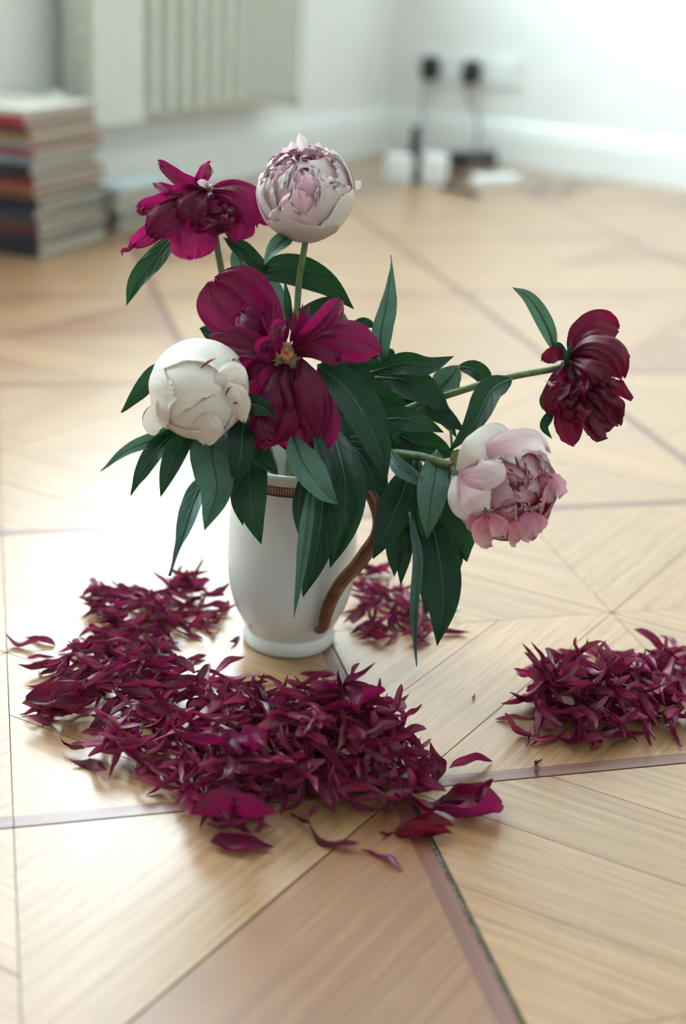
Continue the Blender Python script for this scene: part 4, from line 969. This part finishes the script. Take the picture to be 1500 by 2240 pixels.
def heap(polys, n, n_single, label, group, tilt=.35, base_ang=None, sc=(.85, 1.2)):
    """n petals over weighted polygons; the last n_single (on top) are things, those below are stuff"""
    done = 0; tot = sum(w for _, w in polys)
    order = []
    for pi, (poly, w) in enumerate(polys): order += [pi] * max(1, round(n * w / tot))
    rd.shuffle(order); n = len(order)
    for idx, pi in enumerate(order):
        poly = polys[pi][0]; xs = [p[0] for p in poly]; ys = [p[1] for p in poly]
        for _ in range(400):
            px, py = rd.uniform(min(xs), max(xs)), rd.uniform(min(ys), max(ys)); q = on_floor(px, py)
            if inside((px, py), poly) and (q - JC).length > JUGR + .022: break
        vi = rd.randrange(len(variants)); rz = rd.gauss(base_ang, .75) if base_ang is not None else rd.uniform(0, 6.28)
        if rd.random() < .5: rz += math.pi
        Mw = put(px, py, vi, rz, rd.gauss(0, tilt), rd.gauss(0, .8), rd.uniform(*sc))
        if idx >= n - n_single: emit(Mw, vi, label.replace('dried', look[vi] + ' dried', 1), group)
        else: emit_stuff(Mw, vi)
main = [([(210, 1640), (230, 1570), (330, 1560), (440, 1570), (600, 1580), (730, 1600), (860, 1620), (900, 1660), (880, 1740), (800, 1790), (640, 1790), (470, 1770), (340, 1730), (260, 1690)], 10),
        ([(400, 1640), (560, 1620), (760, 1640), (860, 1670), (850, 1740), (640, 1770), (480, 1740)], 7),
        ([(640, 1600), (800, 1600), (940, 1680), (930, 1780), (820, 1790), (680, 1720)], 4),
        ([(400, 1730), (520, 1740), (590, 1800), (580, 1830), (450, 1810), (390, 1770)], 1.2)]
heap(main, 640, 118, 'dried dark magenta petal in the big heap before the jug', 'petals of the heap before the jug', .38, None, (.9, 1.3))
left1 = [([(200, 1330), (250, 1300), (420, 1300), (500, 1345), (505, 1390), (400, 1410), (230, 1400), (195, 1360)], 6), ([(360, 1290), (440, 1280), (450, 1330), (370, 1330)], .8), ([(210, 1390), (330, 1380), (330, 1480), (220, 1480)], 2)]
heap(left1, 160, 56, 'dried magenta petal in the spread close beside the jug', 'petals beside the jug', .3, .2)
left2 = [([(70, 1440), (180, 1420), (400, 1420), (400, 1490), (330, 1560), (220, 1560), (110, 1510)], 6), ([(170, 1480), (400, 1470), (440, 1560), (260, 1590), (200, 1560)], 4), ([(70, 1550), (120, 1540), (190, 1560), (190, 1590), (110, 1600), (70, 1580)], 1.0), ([(430, 1480), (520, 1480), (620, 1560), (640, 1585), (480, 1585), (400, 1560)], 2.0)]
heap(left2, 185, 62, 'dried magenta petal in the thin trail leading from the big heap', 'petals trailing to the left', .28, .3)
back = [([(765, 1300), (830, 1285), (900, 1320), (960, 1380), (950, 1410), (830, 1410), (770, 1370)], 4), ([(770, 1260), (830, 1250), (850, 1290), (790, 1290)], .5)]
heap(back, 66, 30, 'dried magenta petal in the small patch behind the handle', 'petals behind the handle', .25, .2)
right = [([(1130, 1570), (1160, 1490), (1240, 1455), (1330, 1440), (1420, 1460), (1530, 1480), (1540, 1600), (1440, 1620), (1300, 1640), (1160, 1630), (1100, 1610)], 7), ([(1180, 1520), (1400, 1490), (1470, 1560), (1300, 1610), (1180, 1600)], 5), ([(1370, 1440), (1460, 1435), (1540, 1450), (1540, 1490), (1400, 1490)], 1)]
heap(right, 300, 48, 'dried dark red petal in the separate heap away from the jug', 'petals of the separate heap', .33, None, (.95, 1.35))
o = obj('petal_litter', st_V, st_F, M['dry'], None, st_UV); o['kind'] = 'stuff'; tag(o, 'packed layer of dried petals underneath the heaps', 'petals')
# petals lying apart
apart = 'lone dried petal lying apart on the bare boards'
for px, py, vi, rz, tl, rl, sc, lab in [
    (208, 1288, 4, 2.2, .2, .3, .9, apart), (50, 1413, 0, 2.9, 0, 0, 1.0, apart), (88, 1405, 2, 2.8, 0, .2, .9, apart),
    (160, 1645, 3, 2.6, 0, 0, 1.0, apart), (192, 1692, 7, 2.6, .1, .3, 1.1, apart),
    (695, 1486, 6, 0.1, 0, 0, .9, apart), (590, 1496, 9, .1, .3, .2, 1.0, apart), (668, 1534, 8, 2.7, .1, .2, 1.1, apart), (512, 1402, 1, 1.2, .1, .2, .8, apart), (425, 1448, 12, .9, .2, .4, .9, apart),
    (840, 1830, 11, .8, .3, .5, .6, apart), (1033, 1527, 10, 1.3, .1, .3, .45, 'tiny curled petal lying alone between the two heaps'),
    (832, 1885, 13, 2.55, 0, .1, 1.05, 'narrow magenta petal lying alone on the brown board'),
    (720, 1850, 0, 2.65, 0, .5, 1.15, 'twisted petal with red-brown tip across the board seam'), (655, 1805, 5, 2.2, .2, .4, .9, apart),
    (1030, 1680, 14, .55, .1, .4, 1.5, 'dark red leaf-shaped petal touching the inlaid strip'), (1175, 1680, 3, 1.2, .1, .3, .95, 'dark red petal hanging out of the separate heap over the strip'),
    (990, 1390, 6, .1, .0, .2, .9, apart), (975, 1345, 8, .2, .0, .2, .9, apart), (800, 1257, 2, .2, .0, .1, .9, apart)]:
    emit(put(px, py, vi, rz, tl, rl, sc), vi, lab, 'petals lying apart' if lab == apart else None)
def big_petal(px, py, rz, L, hw, arch, cupv, tw, seed, kind, mat, label, tilt=0, roll=0, lift=0):
    vf = dried_petal_vf(L, hw, arch, cupv, tw, seed, kind, 18, 10); q = on_floor(px, py)
    Mx = Matrix.Rotation(rz, 4, 'Z') @ Matrix.Rotation(tilt, 4, 'Y') @ Matrix.Rotation(roll, 4, 'X'); pts = [Mx @ v for v in vf[0]]
    need = sorted(field.get(fcell(q.x + v.x, q.y + v.y), 0.0) - v.z for v in pts)
    z = max(need[int(len(need) * .85)], -min(v.z for v in pts) + .0003)
    o = obj('fallen_petal', [v + Vector((q.x, q.y, z)) for v in pts], vf[1], M[mat], None, vf[2]); tag(o, label, 'petal')
    for v in pts:
        c = fcell(q.x + v.x, q.y + v.y); field[c] = max(field.get(c, 0.0), v.z + z)
big_petal(510, 1835, .12, .060, .016, .05, 1.0, 40, 31, 0, 'magenta', 'broad folded magenta petal at the front foot of the big heap', 0, -.7)
big_petal(530, 1858, .02, .045, .009, .10, .9, 20, 36, 0, 'magenta', 'slim magenta petal curling under the broad folded one', 0, .2)
big_petal(490, 1725, .08, .056, .010, .02, .8, 30, 32, 0, 'magenta', 'long smooth mauve petal across the front of the big heap', -.05, -.5)
big_petal(500, 1765, 1.9, .050, .014, .06, .8, 30, 33, 0, 'magenta', 'wide veined mauve petal spilling down the front of the heap', .25, .3)
big_petal(555, 1768, 2.0, .052, .013, .06, .9, -30, 37, 0, 'magenta', 'mauve petal lying beside the wide veined one', .3, -.3)
big_petal(770, 1700, .5, .050, .020, .03, .4, 20, 34, 1, 'magenta', 'smooth fan-shaped magenta petal high on the big heap', -.1, -.5)
big_petal(1025, 1790, .15, .052, .020, .10, .7, 30, 35, 1, 'magenta', 'crumpled magenta petal lying right of the inlaid strip', 0, -.5)
big_petal(1020, 1755, .55, .045, .011, .12, 1.0, 40, 38, 0, 'oxred', 'curled dark petal leaning on the crumpled magenta one', -.2, .3)
big_petal(925, 1838, .1, .042, .011, .05, 1.2, 30, 39, 0, 'crimson', 'red folded petal lying over the open floor joint', 0, -.4)
big_petal(940, 1825, -.05, .036, .008, .06, 1.0, -30, 40, 0, 'crimson', 'small red petal resting on the folded one at the joint', -.1, .4)
big_petal(935, 1690, 1.75, .036, .010, .2, 1.0, 60, 41, 0, 'oxred', 'dark upright curled petal at the right end of the big heap', -.5, .3)
big_petal(125, 1572, .15, .048, .020, .08, .8, 30, 42, 1, 'oxred', 'broad ragged red petal at the far left of the trail', 0, .3)
